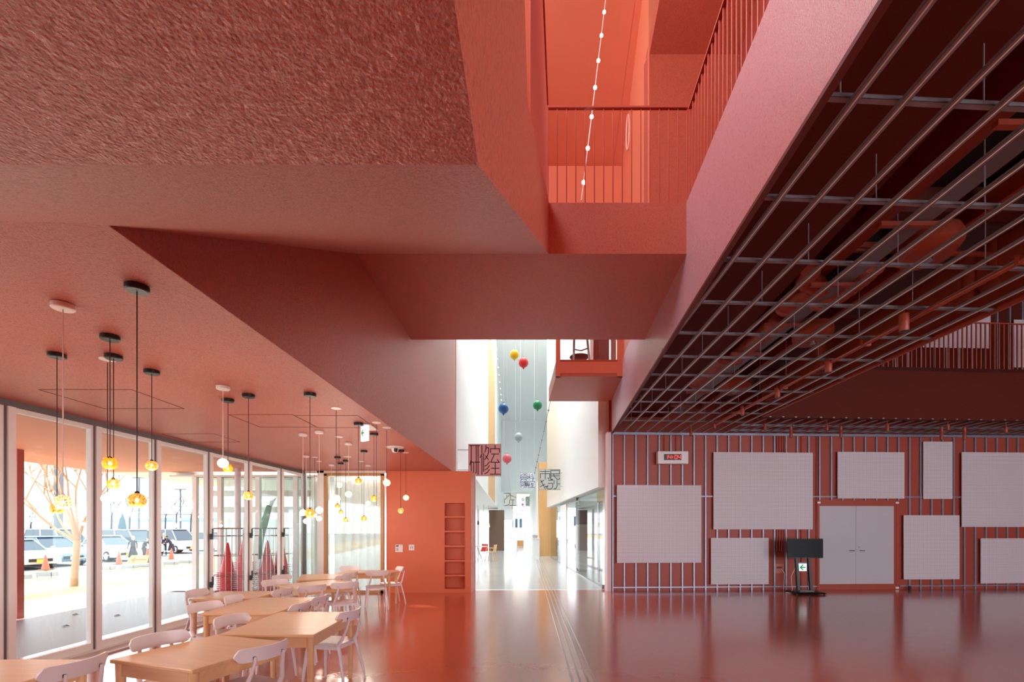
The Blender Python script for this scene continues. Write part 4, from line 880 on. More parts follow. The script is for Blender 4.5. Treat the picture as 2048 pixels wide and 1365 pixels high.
PL = [('w',126,618,125,1005,41.5,'pale','large pale speckled oval pendant, leftmost with a white canopy'),
('b',114,715,112,1018,33,'speckle','amber speckled pendant half hidden behind the large pale one'),
('b',274,582,273,1002,42,'speckle','large amber speckled pendant with black canopy, second pane'),
('b',220,680,219.5,928,33,'ribbed','upper yellow ribbed pendant before the second post'),
('b',227,718,226,969,29,'ribbed','lower yellow ribbed pendant before the second post'),
('d',215,726,215,998,28,'rose','clear pinkish pendant lowest of the three by the second post'),
('b',303.5,748,303,932,27,'speckle','amber speckled pendant in front of the third post'),
('w',446,779,445.5,927,24,'opal','opal pendant right of the fourth post, paired with a yellow one'),
('b',456,804,456,938,20,'ribbed','yellow ribbed pendant touching the opal one right of the fourth post'),
('b',497,795,497,992,21,'speckle','amber pendant hanging alone before the fifth post'),
('b',620,793,619.5,1027,20,'ribbed','yellow ribbed pendant in the middle of the low cluster'),
('w',606,872,604.5,1026,15,'opal','opal pendant left of the yellow one in the low cluster'),
('w',638.5,867,638,1021,16,'opal','opal pendant right of the yellow one in the low cluster'),
('w',612,915,612,1043,12.5,'opal','small opal pendant lowest in the low cluster'),
('d',629.5,918,629,1031,9,'clear','tiny clear pendant tucked behind the yellow one'),
('d',638,926,637.5,1038,12,'rose','small clear pinkish pendant under the right opal one'),
('d',672.5,822,671.5,998,17,'clear','larger clear pendant left in the curtain opening'),
('d',678,878,677.5,971,12.5,'clear','clear pendant hanging highest at the left of the curtain opening'),
('b',675,917,675,1013,11,'speckle','amber pendant just below the larger clear one'),
('b',681.5,929,681.5,1025,10,'speckle','small amber pendant below and right of the other amber one'),
('b',691.5,924,691,1041,10.5,'ribbed','small yellow pendant lowest at left of the curtain opening'),
('w',697,890,697,989,14,'opal','opal pendant in the middle of the curtain opening'),
('w',663,932,663,1044,9,'clear','tiny clear pendant lowest by the oak frame'),
('b',717,851,716.5,963,15.5,'speckle','amber pendant hanging highest in the curtain opening'),
('b',728,905,727.5,1038,12,'ribbed','small yellow pendant lowest at right of the curtain opening'),
('b',748,871,747,998,13,'ribbed','yellow pendant at the right of the curtain opening'),
('d',753,850,752.5,1020,14,'clear','clear pendant below the right yellow one'),
('w',736.5,933,736.5,1007,10,'opal','small opal pendant at the right of the curtain opening'),
('d',723.5,926,723,1013,8.5,'clear','tiny clear pendant right of centre in the curtain opening'),
('d',773.5,860,773.5,966,15,'rose','pinkish clear pendant overlapping the red wall edge'),
('b',801.5,904,801,1022,12,'speckle','amber pendant in front of the red wall'),
('d',812,909,812,996,12,'rose','pinkish clear pendant in front of the red wall')]
for i, a_ in enumerate(PL): pendant(i, *a_)
for o in [q for q in bpy.data.objects if q.name.split('.')[0] == 'glass_shade']:
    me = o.data; zs = [v.co.z for v in me.vertices]; c_ = sum((v.co for v in me.vertices), Vector())/len(me.vertices); r_ = (max(zs)-min(zs))/2
    ld = bpy.data.lights.new('lamp_glow', 'POINT'); ld.energy = 2.4*(r_/.07); ld.color = (1, .88, .72); ld.shadow_soft_size = .03
    lo = bpy.data.objects.new('lamp_glow', ld); COL.objects.link(lo); lo.location = (c_.x, c_.y, min(zs)-.05)
# ================================================================== HALL WALL OBJECTS
def peg_mat():
    m = mat('perforated_white_board', (222,214,220), .55, var=.02); n = m.node_tree.nodes; l = m.node_tree.links; b = n['Principled BSDF']
    tc = [x for x in n if x.type == 'TEX_COORD'][0]
    sp_ = n.new('ShaderNodeSeparateXYZ'); cb_ = n.new('ShaderNodeCombineXYZ'); l.new(tc.outputs['Object'], sp_.inputs[0]); l.new(sp_.outputs[0], cb_.inputs[0]); l.new(sp_.outputs[2], cb_.inputs[1])
    v = n.new('ShaderNodeTexVoronoi'); v.voronoi_dimensions = '2D'; v.inputs['Scale'].default_value = 28; v.inputs['Randomness'].default_value = 0
    l.new(cb_.outputs[0], v.inputs['Vector'])
    rp = n.new('ShaderNodeValToRGB'); rp.color_ramp.elements[0].position = .20; rp.color_ramp.elements[0].color = (*s2l((146,130,136)), 1); rp.color_ramp.elements[1].position = .26; rp.color_ramp.elements[1].color = (*s2l((222,214,220)), 1)
    l.new(v.outputs['Distance'], rp.inputs[0]); l.new(rp.outputs[0], b.inputs['Base Color']); return m
PEG = peg_mat(); PEGE = mat('board_edge', (236,230,232), .5)
def board(px0, px1, py0, py1, label, dy=0, par_off=.068):
    y0 = 12.41-par_off+dy
    a = onwall(px0, py1, 0, y0, .043); b = onwall(px1, py0, 0, y0, .043)
    t = thing('perforated_board', label, 'panel', (a.x, a.y, a.z), 'white perforated boards on the hall wall')
    def hx(z0, z1, x0, x1, d0, d1): return M().hexa([(x0,y0+.043*x0+d0,z0),(x1,y0+.043*x1+d0,z0),(x1,y0+.043*x1+d1,z0),(x0,y0+.043*x0+d1,z0)], [(x0,y0+.043*x0+d0,z1),(x1,y0+.043*x1+d0,z1),(x1,y0+.043*x1+d1,z1),(x0,y0+.043*x0+d1,z1)])
    hx(a.z, b.z, a.x, b.x, -.022, 0).build('face', PEG, t)
    e = M(); q = .006
    for (z0, z1, x0, x1) in ((a.z-q,a.z,a.x-q,b.x+q),(b.z,b.z+q,a.x-q,b.x+q),(a.z,b.z,a.x-q,a.x),(a.z,b.z,b.x,b.x+q)):
        e.hexa([(x0,y0+.043*x0-.024,z0),(x1,y0+.043*x1-.024,z0),(x1,y0+.043*x1,z0),(x0,y0+.043*x0,z0)], [(x0,y0+.043*x0-.024,z1),(x1,y0+.043*x1-.024,z1),(x1,y0+.043*x1,z1),(x0,y0+.043*x0,z1)])
    e.build('edge', PEGE, t)
board(1234, 1401.5, 972, 1126, 'large nearly square perforated board at the left end of the hall wall')
board(1427, 1624, 907, 1059, 'largest whole perforated board, right of the red clock')
board(1422, 1536, 1077, 1169, 'low perforated board left of the television')
board(1675, 1807, 906, 997, 'perforated board above the double door')
board(1846, 1903, 885, 998, 'narrow upright perforated board right of the door')
board(1923, 2085, 907, 1054, 'large perforated board cut by the right edge of the photo')
board(1807, 1917, 1032, 1159, 'perforated board standing low beside the double door')
board(1961, 2085, 1078, 1167, 'low perforated board in the bottom right corner of the wall')
board(1845, 1979, 626, 695, 'perforated board on the upper wall behind the far railing', dy=.24)
board(2027, 2085, 642, 735, 'perforated board on the upper wall at the right edge', dy=.24)
# clock
a = onwall(1316, 928, 0, 12.2, .043); b = onwall(1376, 903.5, 0, 12.2, .043)
t = thing('digital_clock', 'white box clock with red digits 14:04 on the hall wall', 'clock', (a.x, a.y, a.z))
M().box((a.x,a.y,a.z), (b.x,hw(a.x)-.046,b.z)).build('case', mat('clock_white', (240,232,234), .45), t, bevel=.008)
c = at((1328+1363)/2, (909+920.5)/2, a.y-.01); cw = 34.5/F*a.y; chh = 12/F*a.y
disp = M().cb((c.x,a.y-.004,c.z), (cw,.012,chh)).build('display', mat('clock_display', (14,6,8), .3), t)
LEDR = mat('red_led', (255,50,40), .5, emit=(255,40,30), estr=1.2)
SEG = {'0':'abcdef','1':'bc','4':'bcfg'}
def digit(ch, x, z, w_, h_, par, y):
    mm = M(); th = w_*.17; k = h_/2
    sg = {'a':((x+w_/2,z+h_),(w_,th)),'b':((x+w_,z+h_*.75),(th,k)),'c':((x+w_,z+h_*.25),(th,k)),'d':((x+w_/2,z),(w_,th)),'e':((x,z+h_*.25),(th,k)),'f':((x,z+h_*.75),(th,k)),'g':((x+w_/2,z+h_*.45),(w_*1.15,th))}
    for s_ in SEG[ch]: (cx_, cz_), (dx, dz) = sg[s_]; mm.box((cx_-dx/2,y-.004,cz_-dz/2), (cx_+dx/2,y,cz_+dz/2))
    o = mm.build('digit', LEDR, par); return o
dw = cw*.135; dh = chh*.62; zz = c.z-dh/2; yy = a.y-.011
for ch, u in zip('1404', (-.43, -.235, .115, .31)): digit(ch, c.x+u*cw, zz, dw, dh, t, yy)
M().box((c.x-.02*cw-.006,yy-.004,zz+dh*.2), (c.x-.02*cw+.012,yy,zz+dh*.36)).box((c.x-.02*cw-.006,yy-.004,zz+dh*.62), (c.x-.02*cw+.012,yy,zz+dh*.78)).build('colon', LEDR, t)
# television on a stand
SCR = mat('dark_screen', (8,8,12), .35, spec=.15)
Yt = 12.02
t = thing('television', 'black flat television on a black floor stand beside the double door', 'television', (at(1608,1184,Yt).x, Yt, 0))
p0 = at(1575.5, 1117, Yt); p1 = at(1645.5, 1078, Yt)
M().box((p0.x,Yt-.02,p0.z), (p1.x,Yt+.04,p1.z)).build('housing', BLACK, t, bevel=.006); M().box((p0.x+.012,Yt-.024,p0.z+.016), (p1.x-.012,Yt-.02,p1.z-.012)).build('screen', SCR, t)
for u0, u1 in ((1593, 1597), (1618, 1622.5)):
    q0 = at(u0, 1117, Yt); q1 = at(u1, 1180, Yt)
    M().hexa([(q1.x-.035,Yt-.03,.05),(q1.x+.035,Yt-.03,.05),(q1.x+.035,Yt+.03,.05),(q1.x-.035,Yt+.03,.05)], [(q0.x-.03,Yt-.01,p0.z+.05),(q0.x+.03,Yt-.01,p0.z+.05),(q0.x+.03,Yt+.045,p0.z+.05),(q0.x-.03,Yt+.045,p0.z+.05)]).build('upright', BLACK, t)
q0 = at(1578, 1184, Yt).x; q1 = at(1639, 1184, Yt).x
M().hexa([(q0,Yt-.30,.025),(q1,Yt-.30,.025),(q1,Yt+.22,.025),(q0,Yt+.22,.025)], [(q0+.05,Yt-.27,.06),(q1-.05,Yt-.27,.06),(q1-.05,Yt+.2,.06),(q0+.05,Yt+.2,.06)]).build('base', BLACK, t)
M().box((q0+.2,Yt-.12,.06), (q1-.2,Yt+.1,.085)).build('shelf_plate', mat('grey_plate', (120,120,126), .4), t)
for x, y in ((q0+.05,Yt-.26),(q1-.05,Yt-.26),(q0+.05,Yt+.18),(q1-.05,Yt+.18)): M().tube([(x-.015,y,.025),(x+.015,y,.025)], .025, 10).build('caster', STEEL, t)
# exit sign on the wall behind the stand
GRN = mat('exit_green', (24,168,92), .5, emit=(30,170,96), estr=.12); EXW = mat('exit_sign_white', (236,246,250), .4, emit=(232,246,252), estr=.22)
def exit_arrow(mm, P):
    # left pointing broad arrow in unit square via P(u,v)
    for poly in ([(.12,.5),(.5,.88),(.62,.88),(.40,.58),(.40,.42),(.62,.12),(.5,.12)], [(.36,.58),(.84,.58),(.84,.42),(.36,.42)]):
        n = len(poly); f_ = [P(u, v, 0) for u, v in poly]; k_ = [P(u, v, 1) for u, v in poly]; mm.hexa(f_, k_)
    return mm
a = onwall(1597, 1143, 0, 12.33, .043); b = onwall(1613, 1128, 0, 12.33, .043)
t = thing('exit_sign', 'small square white exit sign with green left arrow on the hall wall', 'exit sign', (a.x, a.y, a.z))
M().box((a.x,a.y,a.z), (b.x,hw(a.x)-.001,b.z)).build('lit_face', EXW, t); M().box((a.x-.008,a.y+.004,b.z), (b.x+.008,hw(a.x)-.001,b.z+.035)).build('top_box', mat('sign_grey', (150,152,160), .5), t)
exit_arrow(M(), lambda u, v, k: (a.x+u*(b.x-a.x), a.y-.001-.004*k, a.z+v*(b.z-a.z))).build('arrow', GRN, t)
# outlet box
a = onwall(1550, 1147, 0, 12.38, .043); b = onwall(1568, 1128.5, 0, 12.38, .043)
t = thing('outlet_box', 'red painted outlet box under four conduits on the hall wall', 'outlet box', (a.x, a.y, a.z))
M().box((a.x,a.y,a.z), (b.x,a.y+.09,b.z)).build('box', BAR, t); M().box((a.x+.04,a.y-.004,a.z+.12), (b.x-.06,a.y,b.z-.07)).build('socket_plate', DRED, t)
CAB = mat('pinkish_white_cable', (228,206,196), .5)
def cable(name, label, pts, m_=CAB, r=.006): return tag(M().tube(pts, r, 6).build(name, m_, None, True), label, 'cable')
e = at(1562, 1138, a.y-.03)
cable('power_cable', 'white cable hanging from the outlet box to the floor', [e, e+Vector((.08,-.02,-.12)), e+Vector((.07,-.02,-.4)), e+Vector((.02,-.06,-.62)), Vector((e.x+.06, e.y-.1, .012)), Vector((e.x+.22, e.y-.16, .012))])
e = at(1591, 1118, Yt+.02)
cable('power_cable', 'white cable drooping from the television down to the floor', [e, e+Vector((.02,.03,-.22)), e+Vector((-.09,.03,-.45)), e+Vector((-.08,.03,-.6)), Vector((e.x-.06, e.y+.03, .09)), Vector((e.x-.14, e.y-.02, .012)), Vector((e.x-.28,e.y-.06,.012))])
cc = [Vector((e.x-.22+.07*math.cos(k*1.1)+.01*k, e.y-.04+.05*math.sin(k*1.1), .014+.007*(k % 3))) for k in range(14)]
cable('cable_coil', 'white cable coiled on the floor left of the television stand', cc, r=.007)
e = onz(1551, 1181, .02); cable('cable', 'orange cable lying on the floor under the outlet box', [e, e+Vector((.1,-.03,0)), e+Vector((.22,.0,0))], mat('orange_cable', (206,84,50), .5))
# small lever beside the door
tag(M().box((px2x(1812)-.03,hw(4)+.13,.0), (px2x(1812)+.02,hw(4)+.17,.1)).build('door_stop', BLACK), 'small black door stop on the floor right of the double door', 'door stop')
# ================================================================== CEILING SERVICES IN THE HALL
def cxr(Y): return 4.62+.02*(Y-4.4)
t = thing('conduit_rail', 'copper red lighting track running along the open grid ceiling', 'track', (4.6, 2, HZ))
M().tube([(cxr(1.2),1.2,HZ-.03),(cxr(11.4),11.4,HZ-.03)], .022, 8).build('upper_tube', DUCT, t, True); M().tube([(cxr(1.2)+.05,1.2,HZ-.02),(cxr(11.4)+.05,11.4,HZ-.02)], .014, 6).build('lower_tube', DUCT, t, True)
for Y in (2.4, 4.4, 6.4, 8.4, 10.4): M().box((cxr(Y)-.03,Y-.02,HZ-.05), (cxr(Y)+.08,Y+.02,HZ+.03)).build('clip', DUCT, t)
CHR = mat('chrome_tip', (240,236,226), .15, metal=.8)
def spot(px, py0, py1, wpx, label, tip=False, Y=None, z0=None, g='spotlights hanging at the open grid ceiling'):
    if Y is None:
        Y = 12.05
    a_ = at(px, py0, Y); b_ = at(px, py1, Y); r = wpx/F*Y/2
    t = thing('spotlight', label, 'spotlight', (a_.x, Y, a_.z), g)
    h = a_.z-b_.z
    M().lathe([(r*.85,0),(r,.01),(r,h*.62),(r*.96,h*.63),(r*.96,h*.66),(r,h*.67),(r,h)], (a_.x,Y,b_.z), 16).build('can', DUCT, t, True)
    M().lathe([(r*.8,-.006),(r*.8,.004)], (a_.x,Y,b_.z), 14).build('lens', BLACK, t)
    if tip: M().lathe([(r*.35,0),(r*.3,.05)], (a_.x,Y,a_.z), 10).build('chrome_tip', CHR, t, True)
    M().tube([(a_.x,Y,a_.z),(a_.x,Y,5.2 if Y == 11.3 else max(a_.z+.05, HZ+.03))], .008, 6).build('stem', DUCT, t)
def ctr(py, z): return F*(z-EYE)/(HY-py)
for (px, y0, y1, w_, lab) in [(1808,629,663,17,'largest copper spotlight, nearest on the lighting track'),(1657,722,746,13,'second copper spotlight along the lighting track'),(1555,777,796,10,'third copper spotlight along the lighting track'),(1485,814,831,8,'farthest copper spotlight along the lighting track')]:
    Yk = F*(4.01-EYE)/(HY-(y0+y1)/2); spot(px, y0, y1, w_, lab, Y=Yk)
for i, (px, y0, y1) in enumerate([(1382,850,872),(1582,852,876),(1682,852,876),(1883,855,880),(1929,855,880)]):
    spot(px, y0, y1, 6, ['white-tipped spotlight above the red clock','white-tipped spotlight above the largest board','white-tipped spotlight left over the double door','white-tipped spotlight over the narrow board','white-tipped spotlight at the right by the narrow board'][i], True, 11.85)
for i, (px, y0, y1) in enumerate([(1429,848,858),(1530,850,861),(1654,852,862),(1775,850,863),(1896,851,861),(2012,855,866)]):
    spot(px, y0, y1, 6, ['short copper spotlight right of the clock','short copper spotlight over the left half of the largest board','short copper spotlight between largest board and door','short copper spotlight over the right door leaf','short copper spotlight between two white-tipped ones','short copper spotlight at the right edge'][i], False, 11.3)
# long beams, ducts, units
def ln(X0, Y, s_=.035): return X0+s_*Y
t = thing('service_beam', 'orange red steel beam running along the hall plenum', 'beam', (4.0, 5, 4.7), kind='structure')
M().hexa([(3.35,1,4.62),(3.5,1,4.62),(4.0,12.3,4.62),(3.85,12.3,4.62)], [(3.35,1,4.66),(3.5,1,4.66),(4.0,12.3,4.66),(3.85,12.3,4.66)]).hexa([(3.42,1,4.66),(3.43,1,4.66),(3.93,12.3,4.66),(3.92,12.3,4.66)], [(3.42,1,5.0),(3.43,1,5.0),(3.93,12.3,5.0),(3.92,12.3,5.0)]).build('beam', DUCT, t)
M().hexa([(4.5,1,4.72),(4.64,1,4.72),(4.95,12.3,4.72),(4.81,12.3,4.72)], [(4.5,1,4.95),(4.64,1,4.95),(4.95,12.3,4.95),(4.81,12.3,4.95)]).build('beam', DUCT, t)
for Y in (2.2, 4.9, 7.4, 9.9): M().box((2.9,Y,4.85), (5.45,Y+.16,5.1)).build('cross_beam', DRED, t)
t = thing('black_duct_panel', 'black flat panel hung deep in the hall plenum', 'panel', (4.6, 5, 5.1), kind='structure')
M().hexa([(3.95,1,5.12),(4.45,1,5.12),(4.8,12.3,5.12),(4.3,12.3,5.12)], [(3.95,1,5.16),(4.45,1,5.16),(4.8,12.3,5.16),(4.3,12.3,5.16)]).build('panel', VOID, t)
WOOL = mat('dark_mineral_wool', (92,84,82), .95, var=.5, vscale=30, bump=(60,.02))
t = tag(M().hexa([(4.95,1,4.9),(5.4,1,4.9),(5.5,12.3,4.9),(5.05,12.3,4.9)], [(4.95,1,5.2),(5.4,1,5.2),(5.5,12.3,5.2),(5.05,12.3,5.2)]).build('insulation_strip', WOOL), 'rough grey mineral wool lining along the right of the plenum', 'insulation', kind='structure')
t = thing('cable_tray', 'grey perforated cable tray above the ceiling rails', 'cable tray', (3.6, 5, 4.45))
M().hexa([(3.50,1.5,4.45),(3.72,1.5,4.45),(4.12,11.8,4.45),(3.90,11.8,4.45)], [(3.50,1.5,4.455),(3.72,1.5,4.455),(4.12,11.8,4.455),(3.90,11.8,4.455)]).build('tray', mat('dull_zinc_tray', (130,126,132), .5, metal=.5), t)
for k in range(9):
    Y = 2.2+k*1.1; x = 3.5+.039*(Y-1.5); M().box((x-.25,Y,4.40), (x+.3,Y+.05,4.44)).build('bracket', DUCT, t)
def duct(label, pts, r, n=14):
    # corrugated flexible duct
    P_ = [Vector(p_) for p_ in pts]; path = []; rad = []
    for i in range(len(P_)-1):
        m_ = max(3, int((P_[i+1]-P_[i]).length/.035))
        for j in range(m_): path.append(P_[i].lerp(P_[i+1], j/m_)); rad.append(r*(1 if (len(rad) % 3) else .93))
    path.append(P_[-1]); rad.append(r)
    t = thing('flexible_duct', label, 'duct', P_[0]); M().tube(path, rad, n).build('corrugated_pipe', DUCT, t, True)
    for q in (0, -1): M().tube([P_[q]+Vector((0,-.03,0)), P_[q]+Vector((0,.03,0))], r*1.08, n).build('collar', DUCT, t, True)
def pp(px, py, z): v = onz(px, py, z); return v
duct('curved copper red flexible duct, nearer one above the rails', [pp(1745,528,4.55), pp(1728,548,4.55), pp(1700,570,4.55), pp(1672,590,4.52), pp(1640,600,4.52)], .13)
duct('second copper red flexible duct, joining from the left', [pp(1618,540,4.62), pp(1612,560,4.56), pp(1640,576,4.52), pp(1606,590,4.5), pp(1570,612,4.5)], .12)
duct('small flexible duct farther along the plenum', [pp(1560,640,4.52), pp(1500,690,4.52), pp(1470,716,4.52)], .13)
duct('farthest flexible duct near the end of the plenum', [pp(1450,712,4.55), pp(1420,742,4.55), pp(1392,760,4.55)], .16)
def oval(label, px, py, z, L, W_, rz):
    c_ = pp(px, py, z); t = thing('fan_unit', label, 'fan unit', c_); 
    R = Matrix.Rotation(rz, 3, 'Z'); mm = M(); prof = [(.55,-.12),(.8,-.11),(1,-.04),(1,.03),(.9,.10),(.5,.14)]; n = 28; vs = []
    for r_, zz_ in prof:
        for j in range(n):
            a_ = 2*PI*j/n; x = math.copysign(abs(math.cos(a_))**.75, math.cos(a_))*r_*L; y = math.sin(a_)*r_*W_; v = R @ Vector((x,y,0)); vs.append((c_.x+v.x, c_.y+v.y, c_.z+zz_))
    fs = [(i*n+j, i*n+(j+1) % n, (i+1)*n+(j+1) % n, (i+1)*n+j) for i in range(len(prof)-1) for j in range(n)]+[tuple(range(n-1,-1,-1)), tuple((len(prof)-1)*n+j for j in range(n))]
    mm.add(vs, fs); mm.build('shell', DUCT, t, True)
    M().lathe([(.045,-.03),(.045,0)], (c_.x,c_.y,c_.z-.12), 12).build('nozzle', STEEL, t)
    M().tube([c_+Vector((-.2,0,.1)), c_+Vector((-.2,0,.5)), Vector((c_.x-.2, c_.y, 5.28))], .025, 8).build('drop_pipe', DUCT, t, True)
oval('large oval copper red unit hanging near the right edge', 1855, 494, 4.55, .34, .27, 1.2)
oval('second oval copper red unit farther along the plenum', 1625, 668, 4.5, .34, .26, 1.2)
oval('third oval copper red unit near the middle of the plenum', 1470, 772, 4.5, .42, .3, 1.2)
def ring(label, px, py, z, r):
    c_ = pp(px, py, z); t = thing('round_diffuser', label, 'diffuser', c_)
    M().lathe([(r*.8,.005),(r,0),(r*1.02,.02),(r*.6,.16),(r*.6,.6)], c_, 26).build('cone', DUCT, t, True); M().lathe([(r*.45,0),(r*.5,.01)], c_, 20).build('inner_disc', DRED, t)
ring('round copper red diffuser, nearest of the row by the wool lining', 1995, 585, 4.35, .15); ring('round copper red diffuser, second of the row', 1940, 607, 4.35, .15)
ring('round copper red diffuser beside the second spotlight', 1640, 744, 4.3, .15); ring('round copper red diffuser far along the track', 1550, 800, 4.3, .16)
ring('small round diffuser above the far rails, left one', 1568, 846, 4.6, .16); ring('small round diffuser above the far rails, right one', 1598, 847, 4.6, .16)
def grille(label, px, py, z, a_, b_):
    c_ = pp(px, py, z); t = thing('air_grille', label, 'grille', c_)
    M().box((c_.x-a_,c_.y-b_,z),(c_.x+a_,c_.y-b_+.02,z+.06)).box((c_.x-a_,c_.y+b_-.02,z),(c_.x+a_,c_.y+b_,z+.06)).box((c_.x-a_,c_.y-b_,z),(c_.x-a_+.02,c_.y+b_,z+.06)).box((c_.x+a_-.02,c_.y-b_,z),(c_.x+a_,c_.y+b_,z+.06)).build('frame', DUCT, t)
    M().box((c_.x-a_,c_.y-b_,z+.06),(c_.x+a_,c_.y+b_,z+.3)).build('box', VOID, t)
    for k in range(9): M().cb((c_.x-a_+.035+k*(2*a_-.07)/8,c_.y,z+.03), (.012,2*b_-.04,.03)).build('louvre', DUCT, t)
grille('square louvred air grille over the third rail', 1700, 515, 4.75, .2, .2); grille('louvred air grille farther down the plenum', 1533, 658, 4.75, .22, .22)
# brackets in the plenum seen as pale horizontal pipes
t = thing('sprinkler_pipe', 'copper red pipe crossing the plenum near the large oval unit', 'pipe', (4, 4.9, 4.7))
M().tube([pp(1700,500,4.75), pp(1800,503,4.75), pp(1950,508,4.75), pp(2048,514,4.75)], .03, 8).build('pipe', DUCT, t, True)
M().tube([pp(1700,500,4.75), Vector((pp(1700,500,4.75).x, pp(1700,500,4.75).y, 5.28))], .02, 8).build('riser', DUCT, t, True)
# ================================================================== DINING WALL OBJECTS AND CEILING BITS
def wallbox(name, label, cat, px0, px1, py0, py1, m_, d=.02):
    a_ = at(px0, py1, WB); b_ = at(px1, py0, WB); t = thing(name, label, cat, (a_.x, WB, a_.z))
    M().box((a_.x,WB-d,a_.z), (b_.x,WB,b_.z)).build('plate', m_, t, bevel=.003); return t, a_, b_
t, a_, b_ = wallbox('intercom_panel', 'larger white control panel on the red wall', 'control panel', 791, 806, 1090, 1105, WMET)
M().box((a_.x+.015,WB-.024,b_.z-.05), (a_.x+.085,WB-.02,b_.z-.015)).build('display', mat('panel_grey', (70,66,80), .4), t); M().box((a_.x+.03,WB-.024,a_.z+.03), (a_.x+.08,WB-.02,a_.z+.11)).build('keypad', mat('panel_lilac', (190,180,200), .4), t); M().box((b_.x-.065,WB-.024,b_.z-.04), (b_.x-.02,WB-.02,b_.z-.02)).build('label_strip', mat('panel_pale', (200,210,200), .4), t)
t, a_, b_ = wallbox('switch_plate', 'smaller white switch plate with green and red rockers on the red wall', 'switch', 818, 829, 1090, 1101.5, WMET)
M().box((a_.x+.04,WB-.026,a_.z+.045), (a_.x+.055,WB-.02,b_.z-.045)).build('green_rocker', mat('rocker_green', (60,130,80), .4), t); M().box((b_.x-.055,WB-.026,a_.z+.045), (b_.x-.04,WB-.02,b_.z-.045)).build('red_rocker', mat('rocker_red', (170,60,60), .4), t)
# narrow white boards on the side return
for i, (x, y, z0, z1) in enumerate([(-1.03, 12.25, 1.0, 1.75), (-1.0, 12.5, .75, 1.25)]):
    tag(M().box((x-.004,y-.06,z0), (x+.014,y+.10,z1)).build('notice_board', mat('pinkish_white_board', (226,200,196), .5)), ['taller narrow white board on the side of the red wall','shorter narrow white board on the side of the red wall'][i], 'notice board')
# hanging exit sign
Ye = F*(CZ-EYE)/(HY-850); c_ = Vector(((731-CX)/F*Ye, Ye, CZ))
t = thing('exit_sign', 'hanging exit sign with green arrow under the dining ceiling', 'exit sign', c_)
M().box((c_.x-.07,c_.y-.05,CZ-.02), (c_.x+.09,c_.y+.3,CZ-.001)).build('ceiling_plate', WMET, t)
ex = at(728, 883, Ye-.02); x0, x1 = at(722,870,Ye).x, at(734,870,Ye).x; z0 = EYE+(HY-884)/F*Ye; z1 = CZ-.02
M().hexa([(x0,Ye-.02,z0),(x1,Ye-.10,z0),(x1+.05,Ye-.07,z0),(x0+.02,Ye+.02,z0)], [(x0,Ye-.02,z1),(x1,Ye-.10,z1),(x1+.05,Ye-.07,z1),(x0+.02,Ye+.02,z1)]).build('lit_face', EXW, t)
exit_arrow(M(), lambda u, v, k: (x0+(x1-x0)*(u*.9+.05), Ye-.02-.08*(u*.9+.05)-.002-.004*k, z0+(z1-z0)*(.22+.56*v))).build('arrow', GRN, t)
# CCTV dome and downlights
Yd = F*(CZ-EYE)/(HY-895); c_ = Vector(((790-CX)/F*Yd, Yd, CZ)); t = thing('security_camera', 'white ceiling dome camera near the red wall', 'camera', c_)
M().lathe([(.05,-.03),(.15,-.012),(.16,0)], c_, 24).build('base_plate', WMET, t, True); M().lathe([(.02,-.10),(.05,-.085),(.06,-.05),(.06,-.02)], c_, 16).build('dome', WMET, t, True); M().lathe([(.02,-.09),(.035,-.07),(.035,-.03)], c_+Vector((.02,-.035,0)), 12).build('lens', BLACK, t, True)
for i, (px, py) in enumerate([(695,914),(688,944),(560,700)][:2]):
    c_ = pp(px, py, CZ-.001); c_.z = CZ; t = thing('downlight', ['flush round white downlight above the opal pendant','flush round white downlight nearest the timber frame'][i], 'downlight', c_)
    M().lathe([(.075,-.008),(.08,0)], c_, 22).build('trim_ring', WMET, t)
    M().lathe([(.05,-.010),(.05,-.002)], c_, 18).build('lens', mat('downlight_lens', (240,226,210), .4), t)
# ================================================================== TACTILE GUIDE STRIPS
t = thing('tactile_guide', 'four thin steel guide strips running down the floor into the corridor', 'floor guide', (.6, 8, 0))
SSTR = mat('guide_steel', (150,138,134), .3, metal=.6)
for (xa, xb) in (((1145.8,1365),(1072,1119.4)), ((1161.5,1365),(1075.2,1119.4)), ((1177,1365),(1078.4,1119.4)), ((1192.4,1365),(1081.7,1119.4))):
    p_ = onz(*xa, .004); q_ = onz(*xb, .004); d_ = (p_-q_).normalized(); p_ = p_+d_*2
    M().hexa([(p_.x-.011,p_.y,0),(p_.x+.011,p_.y,0),(q_.x+.011,q_.y,0),(q_.x-.011,q_.y,0)], [(p_.x-.007,p_.y,.006),(p_.x+.007,p_.y,.006),(q_.x+.007,q_.y,.006),(q_.x-.007,q_.y,.006)]).build('strip', SSTR, t)
t = thing('tactile_guide', 'far steel guide strips bending left down the white corridor', 'floor guide', (0, 28, 0))
for k in range(4):
    p_ = onz(1019+k*3.6, 1118, .004); q_ = onz(1034+k*1.6, 1096, .004)
    M().hexa([(p_.x-.012,p_.y,0),(p_.x+.012,p_.y,0),(q_.x+.012,q_.y,0),(q_.x-.012,q_.y,0)], [(p_.x-.01,p_.y,.008),(p_.x+.01,p_.y,.008),(q_.x+.01,q_.y,.008),(q_.x-.01,q_.y,.008)]).build('strip', SSTR, t)
